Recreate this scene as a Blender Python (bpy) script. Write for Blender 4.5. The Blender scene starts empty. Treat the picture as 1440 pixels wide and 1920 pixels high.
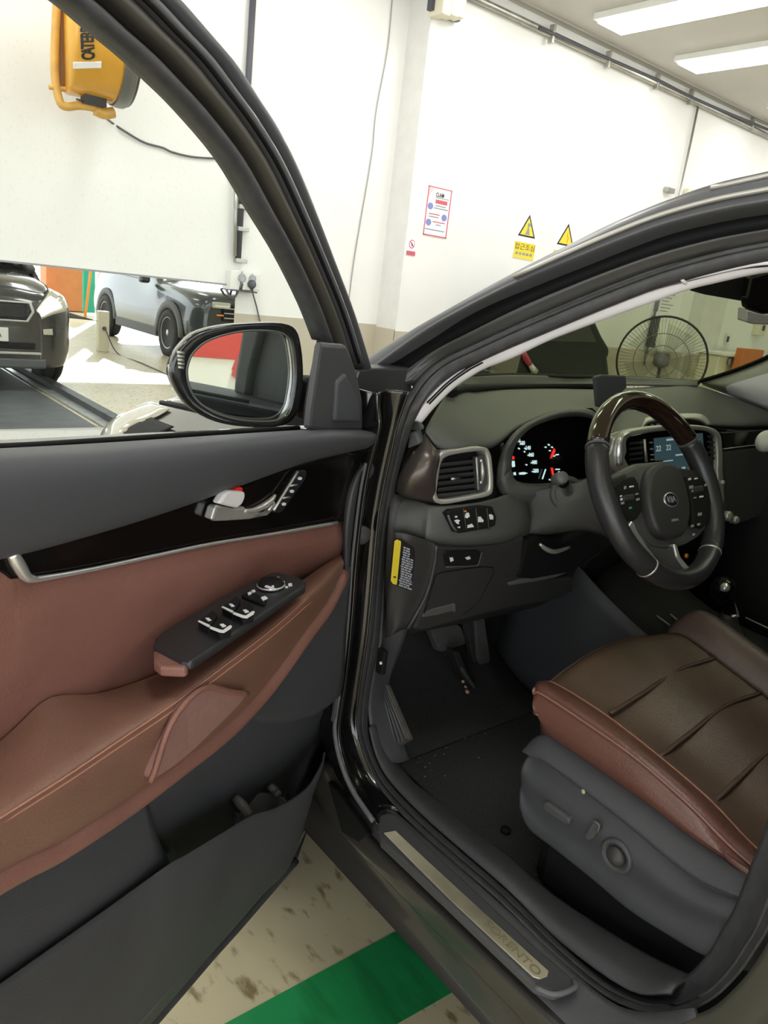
import bpy, bmesh, math, random
from mathutils import Vector as V, Matrix
random.seed(4)
S = bpy.context.scene
# ---------------------------------------------------------------- camera
F = 1423.0
YAW, PITCH, ROLL = math.radians(40.4), math.radians(16.3), math.radians(6.8)
CAM = V((-1.62, 0.0, 1.40))
_f = V((math.sin(YAW)*math.cos(PITCH), math.cos(YAW)*math.cos(PITCH), -math.sin(PITCH)))
_r0 = V((math.cos(YAW), -math.sin(YAW), 0)); _u0 = _r0.cross(_f)
_r = _r0*math.cos(ROLL)+_u0*math.sin(ROLL); _u = -_r0*math.sin(ROLL)+_u0*math.cos(ROLL)
cd = bpy.data.cameras.new('camera'); cam = bpy.data.objects.new('camera', cd); S.collection.objects.link(cam)
M = Matrix((_r, _u, -_f)).transposed().to_4x4(); M.translation = CAM; cam.matrix_world = M
cd.sensor_width = 36; cd.sensor_fit = 'AUTO'; cd.lens = F/1920*36; cd.clip_start = 0.02; cd.clip_end = 200
S.camera = cam
# ---------------------------------------------------------------- world, light, exposure
W = bpy.data.worlds.new('sky'); S.world = W; W.use_nodes = True
bg = W.node_tree.nodes['Background']; bg.inputs[0].default_value = (0.93, 0.97, 1.0, 1); bg.inputs[1].default_value = 1.7
sl = bpy.data.lights.new('sun', 'SUN'); sl.energy = 4.0; sl.angle = .02; sun = bpy.data.objects.new('sun', sl); S.collection.objects.link(sun)
sun.rotation_euler = (math.radians(66), 0, math.radians(25))   # low sun from behind, through the open side of the garage
S.view_settings.view_transform = 'Standard'; S.view_settings.look = 'None'
S.view_settings.exposure = 0.92; S.view_settings.gamma = 1; S.view_settings.use_curve_mapping = False
# ---------------------------------------------------------------- helpers
def ray(px, py): return _r*((px-720)/F) - _u*((py-960)/F) + _f
def at_x(px, py, X): d = ray(px, py); return CAM + d*((X-CAM.x)/d.x)
def at_y(px, py, Y): d = ray(px, py); return CAM + d*((Y-CAM.y)/d.y)
def at_z(px, py, Z): d = ray(px, py); return CAM + d*((Z-CAM.z)/d.z)
def at_p(px, py, P, N, w=0.0):
    d = ray(px, py); return CAM + d*(((P+N*w)-CAM).dot(N)/d.dot(N))
def link(o, parent=None):
    S.collection.objects.link(o)
    if parent is not None: o.parent = parent
    return o
def tag(o, label=None, cat=None, group=None, kind=None):
    if label: o['label'] = label
    if cat: o['category'] = cat
    if group: o['group'] = group
    if kind: o['kind'] = kind
    return o
def empty(name, label, cat, group=None, loc=(0,0,0)):
    o = bpy.data.objects.new(name, None); link(o); o.location = loc; o.empty_display_size = .1
    return tag(o, label, cat, group)
def mesh_obj(name, verts, faces, mat, parent=None, smooth=True, label=None, face_cam=False, solid=0, bevel=0, sub=0, bseg=2, base=None):
    if not isinstance(base, V) and parent is not None and parent.type == 'EMPTY' and parent.location.length > 1e-6: base = parent.location
    verts = [V(v) for v in verts]
    me = bpy.data.meshes.new(name); me.from_pydata([tuple(v) for v in verts], [], faces); me.validate()
    bm = bmesh.new(); bm.from_mesh(me)
    if face_cam:
        s = sum(f.normal.dot(CAM-f.calc_center_median())*f.calc_area() for f in bm.faces)
        if s < 0: bmesh.ops.reverse_faces(bm, faces=bm.faces[:])
    else: bmesh.ops.recalc_face_normals(bm, faces=bm.faces[:])
    bm.to_mesh(me); bm.free()
    if smooth: me.shade_smooth()
    me.materials.append(mat)
    o = bpy.data.objects.new(name, me); link(o, parent)
    if parent is not None: o.matrix_parent_inverse = world_of(parent).inverted()
    if solid: m = o.modifiers.new('s', 'SOLIDIFY'); m.thickness = solid; m.offset = -1
    if bevel: m = o.modifiers.new('b', 'BEVEL'); m.width = bevel; m.segments = bseg; m.limit_method = 'ANGLE'; m.angle_limit = .6
    if sub: m = o.modifiers.new('u', 'SUBSURF'); m.levels = sub; m.render_levels = sub
    if label: o['label'] = label
    return o
def world_of(o):
    m = Matrix.LocRotScale(o.location, o.rotation_euler, o.scale)
    if o.parent is not None: m = world_of(o.parent) @ o.matrix_parent_inverse @ m
    return m
def cr(p0, p1, p2, p3, t):
    return 0.5*((2*p1)+(p2-p0)*t+(2*p0-5*p1+4*p2-p3)*t*t+(3*p1-p0-3*p2+p3)*t*t*t)
def spline(pts, n, closed=False):
    pts = [V(p) for p in pts]; out = []; L = len(pts)
    if n <= 1: return pts
    if closed:
        for i in range(L):
            for k in range(n): out.append(cr(pts[i-1], pts[i], pts[(i+1) % L], pts[(i+2) % L], k/n))
        return out
    for i in range(L-1):
        a = pts[i-1] if i else pts[0]*2-pts[1]; d = pts[i+2] if i+2 < L else pts[-1]*2-pts[-2]
        for k in range(n): out.append(cr(a, pts[i], pts[i+1], d, k/n))
    out.append(pts[-1]); return out
def grid(rows, nu=4, nv=4):
    rows = [spline(r, nu) for r in rows]
    cols = [spline([r[j] for r in rows], nv) for j in range(len(rows[0]))]
    return [[cols[j][i] for j in range(len(cols))] for i in range(len(cols[0]))]
def grid_obj(name, g, mat, parent=None, solid=0, **k):
    n = len(g[0]); vs = [p for r in g for p in r]
    fs = [(i*n+j, i*n+j+1, (i+1)*n+j+1, (i+1)*n+j) for i in range(len(g)-1) for j in range(n-1)]
    return mesh_obj(name, vs, fs, mat, parent, face_cam=k.pop('face_cam', True), solid=solid, **k)
def loft(name, rows, mat, parent=None, nu=4, nv=4, solid=0.004, **k):
    return grid_obj(name, grid(rows, nu, nv), mat, parent, solid, **k)
def subpatch(g, r0, r1, c0, c1, off):
    R, C_ = len(g)-1, len(g[0])-1; out = []
    cen = sum((p for r in g for p in r), V())/((R+1)*(C_+1))
    def pt(u, v):
        i = min(int(u), R-1); j = min(int(v), C_-1); a = u-i; b = v-j
        return (g[i][j]*(1-a)+g[i+1][j]*a)*(1-b)+(g[i][j+1]*(1-a)+g[i+1][j+1]*a)*b
    def nm(u, v):
        e = .25; du = pt(min(u+e, R), v)-pt(max(u-e, 0), v); dv = pt(u, min(v+e, C_))-pt(u, max(v-e, 0))
        n = du.cross(dv); n = n.normalized() if n.length > 1e-9 else V((0, 0, 1)); return n
    sgn = 1
    for i in range(13):
        row = []
        for j in range(13):
            u = (r0+(r1-r0)*i/12)*R; v = (c0+(c1-c0)*j/12)*C_
            p = pt(u, v); n = nm(u, v)
            if n.dot(p-V((0, 1.2, .5))) < 0: n = -n
            row.append(p+n*off)
        out.append(row)
    return out
def prism(name, pts, ext, mat, parent=None, bevel=.002, smooth_n=0, label=None, smooth=False, bseg=2):
    """closed outline extruded by vector ext (away from its face)"""
    pts = spline(pts, smooth_n, True) if smooth_n else [V(p) for p in pts]
    ext = V(ext); n = len(pts)
    vs = pts+[p+ext for p in pts]
    fs = [tuple(range(n)), tuple(range(2*n-1, n-1, -1))]+[(i, (i+1) % n, n+(i+1) % n, n+i) for i in range(n)]
    o = mesh_obj(name, vs, fs, mat, parent, smooth=smooth, bevel=bevel, label=label, bseg=bseg)
    return o
def ringpoly(name, outer, inner, ext, mat, parent=None, n=4, bevel=.002, label=None, inner_drop=None, smooth=True):
    a = spline(outer, n, True); b = spline(inner, n, True)
    if len(a) != len(b):
        raise ValueError('ring '+name)
    m = len(a); ext = V(ext)
    vs = a+b+[p+ext for p in a]+[p+ext for p in b]; fs = []
    for i in range(m):
        j = (i+1) % m
        fs += [(i, j, m+j, m+i), (i, 2*m+i, 2*m+j, j), (m+i, m+j, 3*m+j, 3*m+i), (2*m+i, 3*m+i, 3*m+j, 2*m+j)]
    return mesh_obj(name, vs, fs, mat, parent, smooth=smooth, bevel=bevel, label=label)
def tube(name, pts, r, mat, parent=None, n=8, sp=4, closed=False, label=None, flat=None, base=None, kind=None):
    """round tube along pts; r a number or a list; flat=(axis, factor) squashes the section"""
    rr = r if isinstance(r, (list, tuple)) else [r]*len(pts)
    P = spline(pts, sp, closed); q = [V((x, 0, 0)) for x in rr]; Rr = [v.x for v in spline(q, sp, closed)]
    vs, fs = [], []; L = len(P); up = None
    for i, p in enumerate(P):
        a = P[i-1] if (i or closed) else p; b = P[(i+1) % L] if (i < L-1 or closed) else p
        t = (b-a).normalized() if (b-a).length > 1e-9 else V((0, 0, 1))
        if up is None:
            up = V((0, 0, 1)) if abs(t.z) < .9 else V((1, 0, 0))
        s = t.cross(up); s = s.normalized() if s.length > 1e-6 else t.orthogonal().normalized(); up = s.cross(t).normalized()
        for k in range(n):
            c = 2*math.pi*k/n; off = (s*math.cos(c)+up*math.sin(c))*Rr[i]
            if flat: ax = V(flat[0]).normalized(); off = off-ax*(off.dot(ax)*(1-flat[1]))
            vs.append(p+off)
    for i in range(L if closed else L-1):
        for k in range(n):
            a = i*n+k; b = i*n+(k+1) % n; j = (i+1) % L
            fs.append((a, b, j*n+(k+1) % n, j*n+k))
    if not closed: fs += [tuple(range(n)), tuple(range((L-1)*n, L*n))[::-1]]
    o = mesh_obj(name, vs, fs, mat, parent, label=label)
    if kind: o['kind'] = kind
    return o
def box(name, c, d, mat, parent=None, bevel=.004, ax=None, label=None, kind=None, bseg=2):
    """box centred at c with sizes d along axes ax"""
    c = V(c); X, Y, Z = ax or (V((1, 0, 0)), V((0, 1, 0)), V((0, 0, 1)))
    vs = [c+X*(sx*d[0]/2)+Y*(sy*d[1]/2)+Z*(sz*d[2]/2) for sx in (-1, 1) for sy in (-1, 1) for sz in (-1, 1)]
    fs = [(0, 1, 3, 2), (4, 6, 7, 5), (0, 4, 5, 1), (2, 3, 7, 6), (0, 2, 6, 4), (1, 5, 7, 3)]
    o = mesh_obj(name, vs, fs, mat, parent, smooth=False, bevel=bevel, label=label, bseg=bseg)
    if kind: o['kind'] = kind
    return o
def lathe(name, c, axis, prof, mat, parent=None, n=32, label=None, ref=None, smooth=True, cap=True):
    """prof: (radius, distance along axis)"""
    A = V(axis).normalized(); u = (V(ref) if ref else (V((0, 0, 1)) if abs(A.z) < .9 else V((1, 0, 0)))); s = A.cross(u).normalized(); u = s.cross(A)
    c = V(c); vs, fs = [], []
    for r, h in prof:
        for k in range(n):
            t = 2*math.pi*k/n; vs.append(c+A*h+(s*math.cos(t)+u*math.sin(t))*r)
    m = len(prof)
    for i in range(m-1):
        for k in range(n): fs.append((i*n+k, i*n+(k+1) % n, (i+1)*n+(k+1) % n, (i+1)*n+k))
    if cap: fs += [tuple(range(n)), tuple(range((m-1)*n, m*n))]
    return mesh_obj(name, vs, fs, mat, parent, smooth=smooth, label=label)
def text(name, body, o, xd, yd, h, mat, parent, align='LEFT', depth=.0006, wscale=1.0, bold=0.0):
    c = bpy.data.curves.new(name, 'FONT'); c.body = body; c.size = 1; c.extrude = .5; c.align_x = align; c.align_y = 'CENTER'; c.offset = bold
    t = bpy.data.objects.new(name, c); S.collection.objects.link(t)
    dg = bpy.context.evaluated_depsgraph_get(); me = bpy.data.meshes.new_from_object(t.evaluated_get(dg))
    bpy.data.objects.remove(t); bpy.data.curves.remove(c)
    xd = V(xd).normalized(); yd = V(yd).normalized(); zd = xd.cross(yd)
    for v in me.vertices: v.co = V(o)+xd*(v.co.x*h*wscale)+yd*(v.co.y*h)+zd*(v.co.z*depth)
    me.materials.clear(); me.materials.append(mat); me.name = name
    ob = bpy.data.objects.new(name, me); link(ob, parent)
    if parent is not None: ob.matrix_parent_inverse = world_of(parent).inverted()
    return ob
# ---------------------------------------------------------------- materials
def mat(name, col, rough=.5, metal=0.0, noise=0.0, nscale=40, bump=0.0, bscale=300, spec=.5, coat=0.0, emit=None, estr=1.0, tint=None):
    m = bpy.data.materials.new(name); m.use_nodes = True; nt = m.node_tree; b = nt.nodes['Principled BSDF']
    b.inputs['Base Color'].default_value = (*col, 1); b.inputs['Roughness'].default_value = rough; b.inputs['Metallic'].default_value = metal
    b.inputs['Specular IOR Level'].default_value = spec; b.inputs['Coat Weight'].default_value = coat
    if emit: b.inputs['Emission Color'].default_value = (*emit, 1); b.inputs['Emission Strength'].default_value = estr
    tc = nt.nodes.new('ShaderNodeTexCoord')
    if noise:
        n = nt.nodes.new('ShaderNodeTexNoise'); n.inputs['Scale'].default_value = nscale; n.inputs['Detail'].default_value = 5
        nt.links.new(tc.outputs['Object'], n.inputs['Vector'])
        r = nt.nodes.new('ShaderNodeValToRGB'); e = r.color_ramp.elements
        e[0].position = .3; e[1].position = .72
        t2 = tint or tuple(min(1, c*(1+noise)) for c in col)
        e[0].color = (*[c*(1-noise) for c in col], 1); e[1].color = (*t2, 1)
        nt.links.new(n.outputs['Fac'], r.inputs[0]); nt.links.new(r.outputs[0], b.inputs['Base Color'])
    if bump:
        n = nt.nodes.new('ShaderNodeTexNoise'); n.inputs['Scale'].default_value = bscale; n.inputs['Detail'].default_value = 3
        nt.links.new(tc.outputs['Object'], n.inputs['Vector'])
        bp = nt.nodes.new('ShaderNodeBump'); bp.inputs['Strength'].default_value = bump; bp.inputs['Distance'].default_value = .002
        nt.links.new(n.outputs['Fac'], bp.inputs['Height']); nt.links.new(bp.outputs[0], b.inputs['Normal'])
    return m
def glass(name, col, refl=.06, dirt=0.0):
    m = bpy.data.materials.new(name); m.use_nodes = True; nt = m.node_tree; nt.nodes.clear()
    out = nt.nodes.new('ShaderNodeOutputMaterial'); mx = nt.nodes.new('ShaderNodeMixShader'); t = nt.nodes.new('ShaderNodeBsdfTransparent'); g = nt.nodes.new('ShaderNodeBsdfGlossy')
    t.inputs[0].default_value = (*col, 1); g.inputs['Roughness'].default_value = .02
    fr = nt.nodes.new('ShaderNodeLayerWeight'); fr.inputs[0].default_value = refl
    nt.links.new(fr.outputs['Fresnel'], mx.inputs[0]); nt.links.new(t.outputs[0], mx.inputs[1]); nt.links.new(g.outputs[0], mx.inputs[2])
    last = mx
    if dirt:
        tc = nt.nodes.new('ShaderNodeTexCoord'); n = nt.nodes.new('ShaderNodeTexVoronoi'); n.inputs['Scale'].default_value = 160
        nt.links.new(tc.outputs['Object'], n.inputs['Vector'])
        r = nt.nodes.new('ShaderNodeValToRGB'); r.color_ramp.elements[0].position = .0; r.color_ramp.elements[0].color = (dirt,)*3+(1,); r.color_ramp.elements[1].position = .22; r.color_ramp.elements[1].color = (0.006,)*3+(1,)
        df = nt.nodes.new('ShaderNodeBsdfDiffuse'); df.inputs[0].default_value = (.8, .82, .8, 1)
        m2 = nt.nodes.new('ShaderNodeMixShader'); nt.links.new(n.outputs['Distance'], r.inputs[0]); nt.links.new(r.outputs[0], m2.inputs[0])
        nt.links.new(mx.outputs[0], m2.inputs[1]); nt.links.new(df.outputs[0], m2.inputs[2]); last = m2
    nt.links.new(last.outputs[0], out.inputs[0]); return m
def emis(name, col, s): return mat(name, (0.02, 0.02, 0.02), .5, emit=col, estr=s)
m_wall = mat('wall_paint', (.83, .83, .80), .8, noise=.025, nscale=2.2, bump=.06, bscale=60)
m_wains = mat('wainscot_paint', (.50, .46, .36), .6, noise=.05, nscale=3)
m_ret = mat('pier_grey_return_shade', (.70, .70, .67), .8, noise=.04, nscale=8)  # darker wall colour carries the return face's shade; the pier shares it
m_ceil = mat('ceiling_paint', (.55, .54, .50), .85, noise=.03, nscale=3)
m_mirror = mat('mirror_silver', (.93, .95, .94), .0, 1.0)
m_steelpipe = mat('galvanised_pipe', (.42, .42, .38), .35, .8, noise=.2, nscale=6)
m_cable = mat('grey_cable', (.10, .10, .105), .5)
m_dkconduit = mat('dark_conduit', (.07, .07, .085), .45)
m_plastic_w = mat('white_plastic', (.78, .78, .74), .4)
m_plastic_c = mat('cream_plastic', (.72, .68, .52), .45)
m_yel = mat('yellow_paint', (.72, .36, .035), .32, noise=.08, nscale=5, coat=.3)
m_yel2 = mat('worn_yellow_paint', (.66, .37, .08), .4, noise=.15, nscale=14)
m_grill = mat('grey_wire', (.20, .20, .19), .4, .6)
m_ink = mat('black_ink', (.02, .018, .018), .5)
m_paper = mat('white_paper', (.88, .88, .90), .55)
m_paint = mat('dark_grey_car_paint', (.048, .047, .047), .22, .35, coat=1.0)
m_paintp = mat('wall_sheen_car_paint', (.115, .118, .128), .38, .25, coat=.15)  # car paint lightened: the white wall's reflection is in the colour
m_paintg = mat('black_gloss_paint', (.006, .006, .007), .12, 0, coat=.7)
m_rubber = mat('seal_rubber', (.050, .050, .054), .5, noise=.2, nscale=60)
m_rubber2 = mat('matt_black_rubber', (.010, .010, .011), .65, spec=.2)
m_flange = mat('painted_flange', (.05, .05, .05), .35, .2, coat=.4)
m_soft = mat('soft_dark_trim', (.070, .073, .084), .55, bump=.25, bscale=900)
m_hard = mat('hard_grey_plastic', (.062, .063, .068), .5, bump=.3, bscale=700)
m_lower = mat('door_lower_plastic', (.050, .052, .060), .55, bump=.35, bscale=800, noise=.06, nscale=10)
m_dash = mat('dash_plastic', (.092, .093, .092), .5, bump=.3, bscale=800)
m_dashdk = mat('dark_dash_plastic', (.036, .035, .036), .5, bump=.2, bscale=800)
m_gloss = mat('piano_black', (.005, .0042, .0042), .12, coat=.0, spec=.35)
m_chrome = mat('satin_chrome', (.80, .80, .81), .25, .75)
m_silver = mat('satin_silver_trim', (.56, .55, .52), .35, .6)
m_leather = mat('brown_leather', (.235, .108, .086), .5, noise=.08, nscale=18, bump=.3, bscale=420)
m_leather2 = mat('brown_leather_top', (.205, .106, .077), .36, noise=.06, nscale=18, bump=.3, bscale=420)
m_pad = mat('rose_brown_flocked_pad', (.27, .145, .13), .75, noise=.08, nscale=120)
m_stitch = mat('stitch_thread', (.42, .19, .13), .6)
m_seat = mat('seat_leather', (.115, .074, .052), .33, noise=.12, nscale=9, bump=.3, bscale=300)
m_seat2 = mat('seat_bolster_leather', (.125, .054, .041), .32, noise=.1, nscale=9, bump=.3, bscale=300)
m_carpet = mat('black_carpet', (.02, .0205, .023), .95, noise=.3, nscale=200, bump=.8, bscale=500)
m_mat = mat('floor_mat', (.034, .0345, .038), .95, noise=.25, nscale=220, bump=.8, bscale=600)
m_dirt = mat('crumbs', (.36, .28, .2), .9)
m_white = mat('white_mark', (.75, .77, .78), .5)
m_head = mat('pale_headliner', (.82, .80, .84), .8)
m_red = mat('red_mark', (.75, .02, .015), .4)
m_org = mat('orange_mark', (.8, .25, .03), .4)
m_tire = mat('tyre_rubber', (.018, .018, .019), .75)
m_alloy = mat('alloy_wheel', (.55, .56, .57), .28, .9)
m_lens = mat('headlamp_lens', (.52, .49, .40), .2, .0, coat=1.0)
m_drl = emis('lamp_light', (1, 1, 1), 9)
m_dial = emis('dial_light', (.62, .85, .85), .5)
m_dialr = emis('dial_red', (1, .03, .02), .5)
m_screen = mat('screen_glow', (.008, .01, .011), .3, spec=.15, emit=(.014, .026, .030))
m_scrtxt = emis('screen_text', (.45, .62, .60), .28)
m_green = mat('green_cover', (.02, .36, .24), .7, noise=.1, nscale=5)
m_orange = mat('orange_panel', (.62, .19, .06), .6, noise=.08, nscale=6)
m_signred = mat('red_sign', (.55, .06, .05), .6)
m_blue = mat('print_blue', (.22, .26, .55), .6)
m_pink = mat('print_red', (.62, .12, .16), .6)
m_yelp = mat('print_yellow', (.85, .68, .05), .6)
m_grey = mat('print_grey', (.30, .30, .31), .6)
m_wood = mat('dark_gloss_wood', (.020, .010, .007), .1, noise=.5, nscale=12, coat=1.0)
m_rimleather = mat('black_rim_leather', (.030, .030, .033), .27, bump=.2, bscale=500)
m_podmetal = mat('brown_metallic_trim', (.09, .075, .068), .3, .5, coat=.2)
m_wsglass = glass('windshield_glass', (.40, .44, .31), .04)
m_door_glass = glass('door_glass', (.97, .985, .975), .03, dirt=.08)
m_carglass = mat('dark_car_glass', (.012, .013, .014), .06, coat=.5)
m_darkcar = mat('dark_background_car_paint', (.014, .018, .016), .55, spec=.3)
m_suvgrey = mat('grey_green_car_paint', (.045, .056, .058), .25, .3, coat=.8)
m_clad = mat('grey_cladding', (.10, .105, .11), .6)
m_clear = glass('clear_fan_plastic', (.88, .89, .86), .03)
m_light = emis('lamp_tube_light', (1, 1, .98), 7)
m_stepal = mat('scuff_plate_metal', (.62, .57, .42), .38, .3, noise=.65, nscale=4.5, tint=(.78, .72, .52))
def floor_mat():
    m = bpy.data.materials.new('painted_concrete'); m.use_nodes = True; nt = m.node_tree; b = nt.nodes['Principled BSDF']; L = nt.links.new
    b.inputs['Roughness'].default_value = .38
    tc = nt.nodes.new('ShaderNodeTexCoord')
    n1 = nt.nodes.new('ShaderNodeTexNoise'); n1.inputs['Scale'].default_value = 3.0; n1.inputs['Detail'].default_value = 6
    L(tc.outputs['Object'], n1.inputs['Vector'])
    r1 = nt.nodes.new('ShaderNodeValToRGB'); r1.color_ramp.elements[0].color = (.47, .41, .26, 1); r1.color_ramp.elements[1].color = (.64, .58, .40, 1)
    L(n1.outputs['Fac'], r1.inputs[0])
    # oily speckle stains
    mp = nt.nodes.new('ShaderNodeMapping'); mp.inputs['Rotation'].default_value = (0, 0, .55); mp.inputs['Scale'].default_value = (30, 13, 1)
    L(tc.outputs['Object'], mp.inputs[0])
    n2 = nt.nodes.new('ShaderNodeTexNoise'); n2.inputs['Scale'].default_value = 1.0; n2.inputs['Detail'].default_value = 4
    L(mp.outputs[0], n2.inputs['Vector'])
    r2 = nt.nodes.new('ShaderNodeValToRGB'); r2.color_ramp.elements[0].position = .57; r2.color_ramp.elements[0].color = (0, 0, 0, 1); r2.color_ramp.elements[1].position = .70; r2.color_ramp.elements[1].color = (.85, .85, .85, 1)
    L(n2.outputs['Fac'], r2.inputs[0])
    mx = nt.nodes.new('ShaderNodeMix'); mx.data_type = 'RGBA'; mx.inputs['B'].default_value = (.17, .13, .06, 1)
    L(r2.outputs[0], mx.inputs['Factor']); L(r1.outputs[0], mx.inputs['A']); L(mx.outputs['Result'], b.inputs['Base Color'])
    return m
m_floor = floor_mat()
def stripe_mat():
    m = mat('green_floor_paint', (.018, .27, .085), .4, noise=.12, nscale=8); nt = m.node_tree; b = nt.nodes['Principled BSDF']; L = nt.links.new
    src = b.inputs['Base Color'].links[0].from_socket
    tc = nt.nodes.new('ShaderNodeTexCoord'); mp = nt.nodes.new('ShaderNodeMapping'); mp.inputs['Rotation'].default_value = (0, 0, .9); mp.inputs['Scale'].default_value = (16, 3, 1)
    L(tc.outputs['Object'], mp.inputs[0]); n = nt.nodes.new('ShaderNodeTexNoise'); n.inputs['Detail'].default_value = 6; n.inputs['Scale'].default_value = 1
    L(mp.outputs[0], n.inputs['Vector'])
    r = nt.nodes.new('ShaderNodeValToRGB'); r.color_ramp.elements[0].position = .5; r.color_ramp.elements[0].color = (0, 0, 0, 1); r.color_ramp.elements[1].position = .7; r.color_ramp.elements[1].color = (.75, .75, .75, 1)
    L(n.outputs['Fac'], r.inputs[0]); mx = nt.nodes.new('ShaderNodeMix'); mx.data_type = 'RGBA'; mx.inputs['B'].default_value = (.006, .085, .02, 1)
    L(r.outputs[0], mx.inputs['Factor']); L(src, mx.inputs['A']); L(mx.outputs['Result'], b.inputs['Base Color']); return m
m_stripe = stripe_mat()
# ================================================================ SETTING
Y1, Y2, XR, ZC = 5.24, 4.98, 2.507, 3.70
def slab(name, a, b, m, kind='structure', bevel=0):
    a, b = V(a), V(b); o = box(name, (a+b)/2, [abs(b[i]-a[i]) for i in range(3)], m, None, bevel); o['kind'] = kind; return o
slab('floor', (-9, -9, -.1), (11, Y1+.2, 0), m_floor)
slab('floor_outside', (-40, -50, -.12), (60, -9, -.02), mat('outdoor_concrete', (.62, .61, .58), .8, noise=.08, nscale=.6))
slab('wall_front', (-9, Y1, 0), (XR+.02, Y1+.2, ZC), m_wall)
slab('wall_front_right', (XR, Y2, 0), (11, Y1+.2, ZC), m_wall)
slab('trim_1', (XR-.006, Y2+.0, 0), (XR, Y1, ZC), m_ret)
slab('wall_right', (11, -9, 0), (11.2, Y1+.2, ZC), m_wall)
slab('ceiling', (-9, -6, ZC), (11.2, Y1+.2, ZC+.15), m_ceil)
slab('trim_2', (1.155, Y1-.006, 0), (XR-.006, Y1, 1.10), m_wains)
slab('trim_3', (XR-.012, Y2-.006, 0), (XR-.006, Y1-.006, 1.085), m_wains)
slab('trim_4', (XR-.012, Y2-.012, 0), (11, Y2-.0, 1.075), m_wains)
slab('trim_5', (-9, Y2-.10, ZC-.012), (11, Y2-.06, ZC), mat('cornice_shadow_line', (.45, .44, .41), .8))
# pier seen through the windshield, and its grey band
for i, (x0, x1, d) in enumerate([(6.95, 7.45, .16)]):
    slab('trim_6', (x0, Y2-d, 0), (x1, Y2, 2.05), m_ret); slab('trim_7', (x0-.004, Y2-d-.006, 0), (x1+.004, Y2-d+.10, 1.08), m_wains)
# painted floor stripe
g = [at_z(425, 1918, .0), at_z(745, 1745, .0), at_z(850, 1860, .0), at_z(745, 1920, .0)]
d1 = (g[1]-g[0]).normalized(); up = g[1]+d1*2.5; lo = g[3]+(g[2]-g[3]).normalized()*2.8
prism('floor_stripe', [g[0]-d1*1.5, up, lo, g[3]-(g[2]-g[3]).normalized()*1.6], (0, 0, .0012), m_stripe, bevel=0)['kind'] = 'structure'
# car lift / pit rails on the floor, running under the car to the wall mirror
rail = empty('floor_rail', 'long dark steel rail on the floor running under the car towards the wall mirror', 'rail', loc=(.757, 1, 0))
box('rail_beam', (.757, 1.1, .035), (.10, 8.0, .07), mat('rail_steel', (.07, .075, .075), .5, .3, noise=.3, nscale=8), rail)
box('rail_flange', (.66, 1.1, .008), (.12, 8.0, .016), mat('rail_flange_steel', (.30, .31, .31), .5, .3, noise=.2, nscale=8), rail)
pit = box('under_car_shade', (.0, 1.2, .006), (1.1, 7.8, .012), mat('shade_sheet', (.10, .11, .115), .6, .2, noise=.2, nscale=5), None)  # dark sheet laid in place of the car's shadow on the floor
tag(pit, 'dark grey sheet on the floor standing in for the shade under the open car', 'cover')
# ---------------------------------------------------------------- wall mirror
wm = box('mirror', (-1.65, Y1-.004, .775), (5.61, .006, 1.03), m_mirror, None, 0)
box('mirror_top_shade', (-1.65, Y1-.006, 1.296), (5.61, .010, .012), m_grey, wm, 0)  # dark strip standing in for the shadow line along the mirror top
tag(wm, 'wide low mirror on the white front wall reflecting parked cars', 'mirror')
# ---------------------------------------------------------------- ceiling lights
def ceil_light(x, y, label, group=None, ln=1.25):
    e = empty('ceiling_light', label, 'light', group, (x, y, ZC-.05))
    box('lamp_tray', (x, y, ZC-.025), (.40, ln+.04, .05), m_plastic_w, e)
    box('lamp_diffuser', (x, y, ZC-.055), (.33, ln, .03), m_light, e, .01)
    return e
ceil_light(4.04, 3.92, 'bright strip light on the ceiling, the nearer one to the top edge')
ceil_light(5.24, 3.92, 'bright strip light on the ceiling, the lower right one')
GL = 'added strip lights out of view on the ceiling'
for x, y in [(-3.2, 3.92), (-2.0, 3.92), (-.8, 3.92), (.4, 3.92), (1.6, 3.92), (2.8, 3.92), (7.0, 3.9), (8.4, 3.9), (-3.5, .4), (-1.2, .4), (1.6, .4), (4.04, .4), (6.4, .4), (-2, -3.2), (1, -3.2), (4, -3.2), (7, -3.2)]:  # unseen lamps added to light the room
    ceil_light(x, y, 'added strip light out of view on the ceiling above and behind the open car', GL)
# ---------------------------------------------------------------- yellow drum fan on the wall
fan = empty('wall_fan', 'yellow drum fan in a tube frame mounted high on the front wall', 'fan', loc=(.05, 4.75, 2.5))
fY = 4.75
fc = at_y(166, 62, fY); R1 = .43
ax = V((1, -.12, .02)).normalized()
xl = at_y(122, 62, fY); xr = at_y(212, 62, fY); hl = (xr-xl).length/2; zt = fc.z
fc = (xl+xr)/2; rb = fc.z-at_y(172, 186, fY).z; R1 = max(.3, rb)
pr = [(R1*.97, -hl), (R1*1.0, -hl+.02), (R1, -hl*.3), (R1, hl*.8), (R1*1.02, hl), (R1*.985, hl), (R1*.96, hl*.8), (R1*.95, -hl)]
V0 = lathe('drum', fc, ax, pr[:5]+[(R1*.99, hl+.002)], m_yel, fan, 64)
lathe('grille_ring', fc+ax*hl, ax, [(R1*1.03, -.01), (R1*1.05, .02), (R1*1.05, .05), (R1*1.0, .075), (R1*.985, .06)], m_grill, fan, 64, cap=False)
bmv, bmf = [], []
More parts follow.
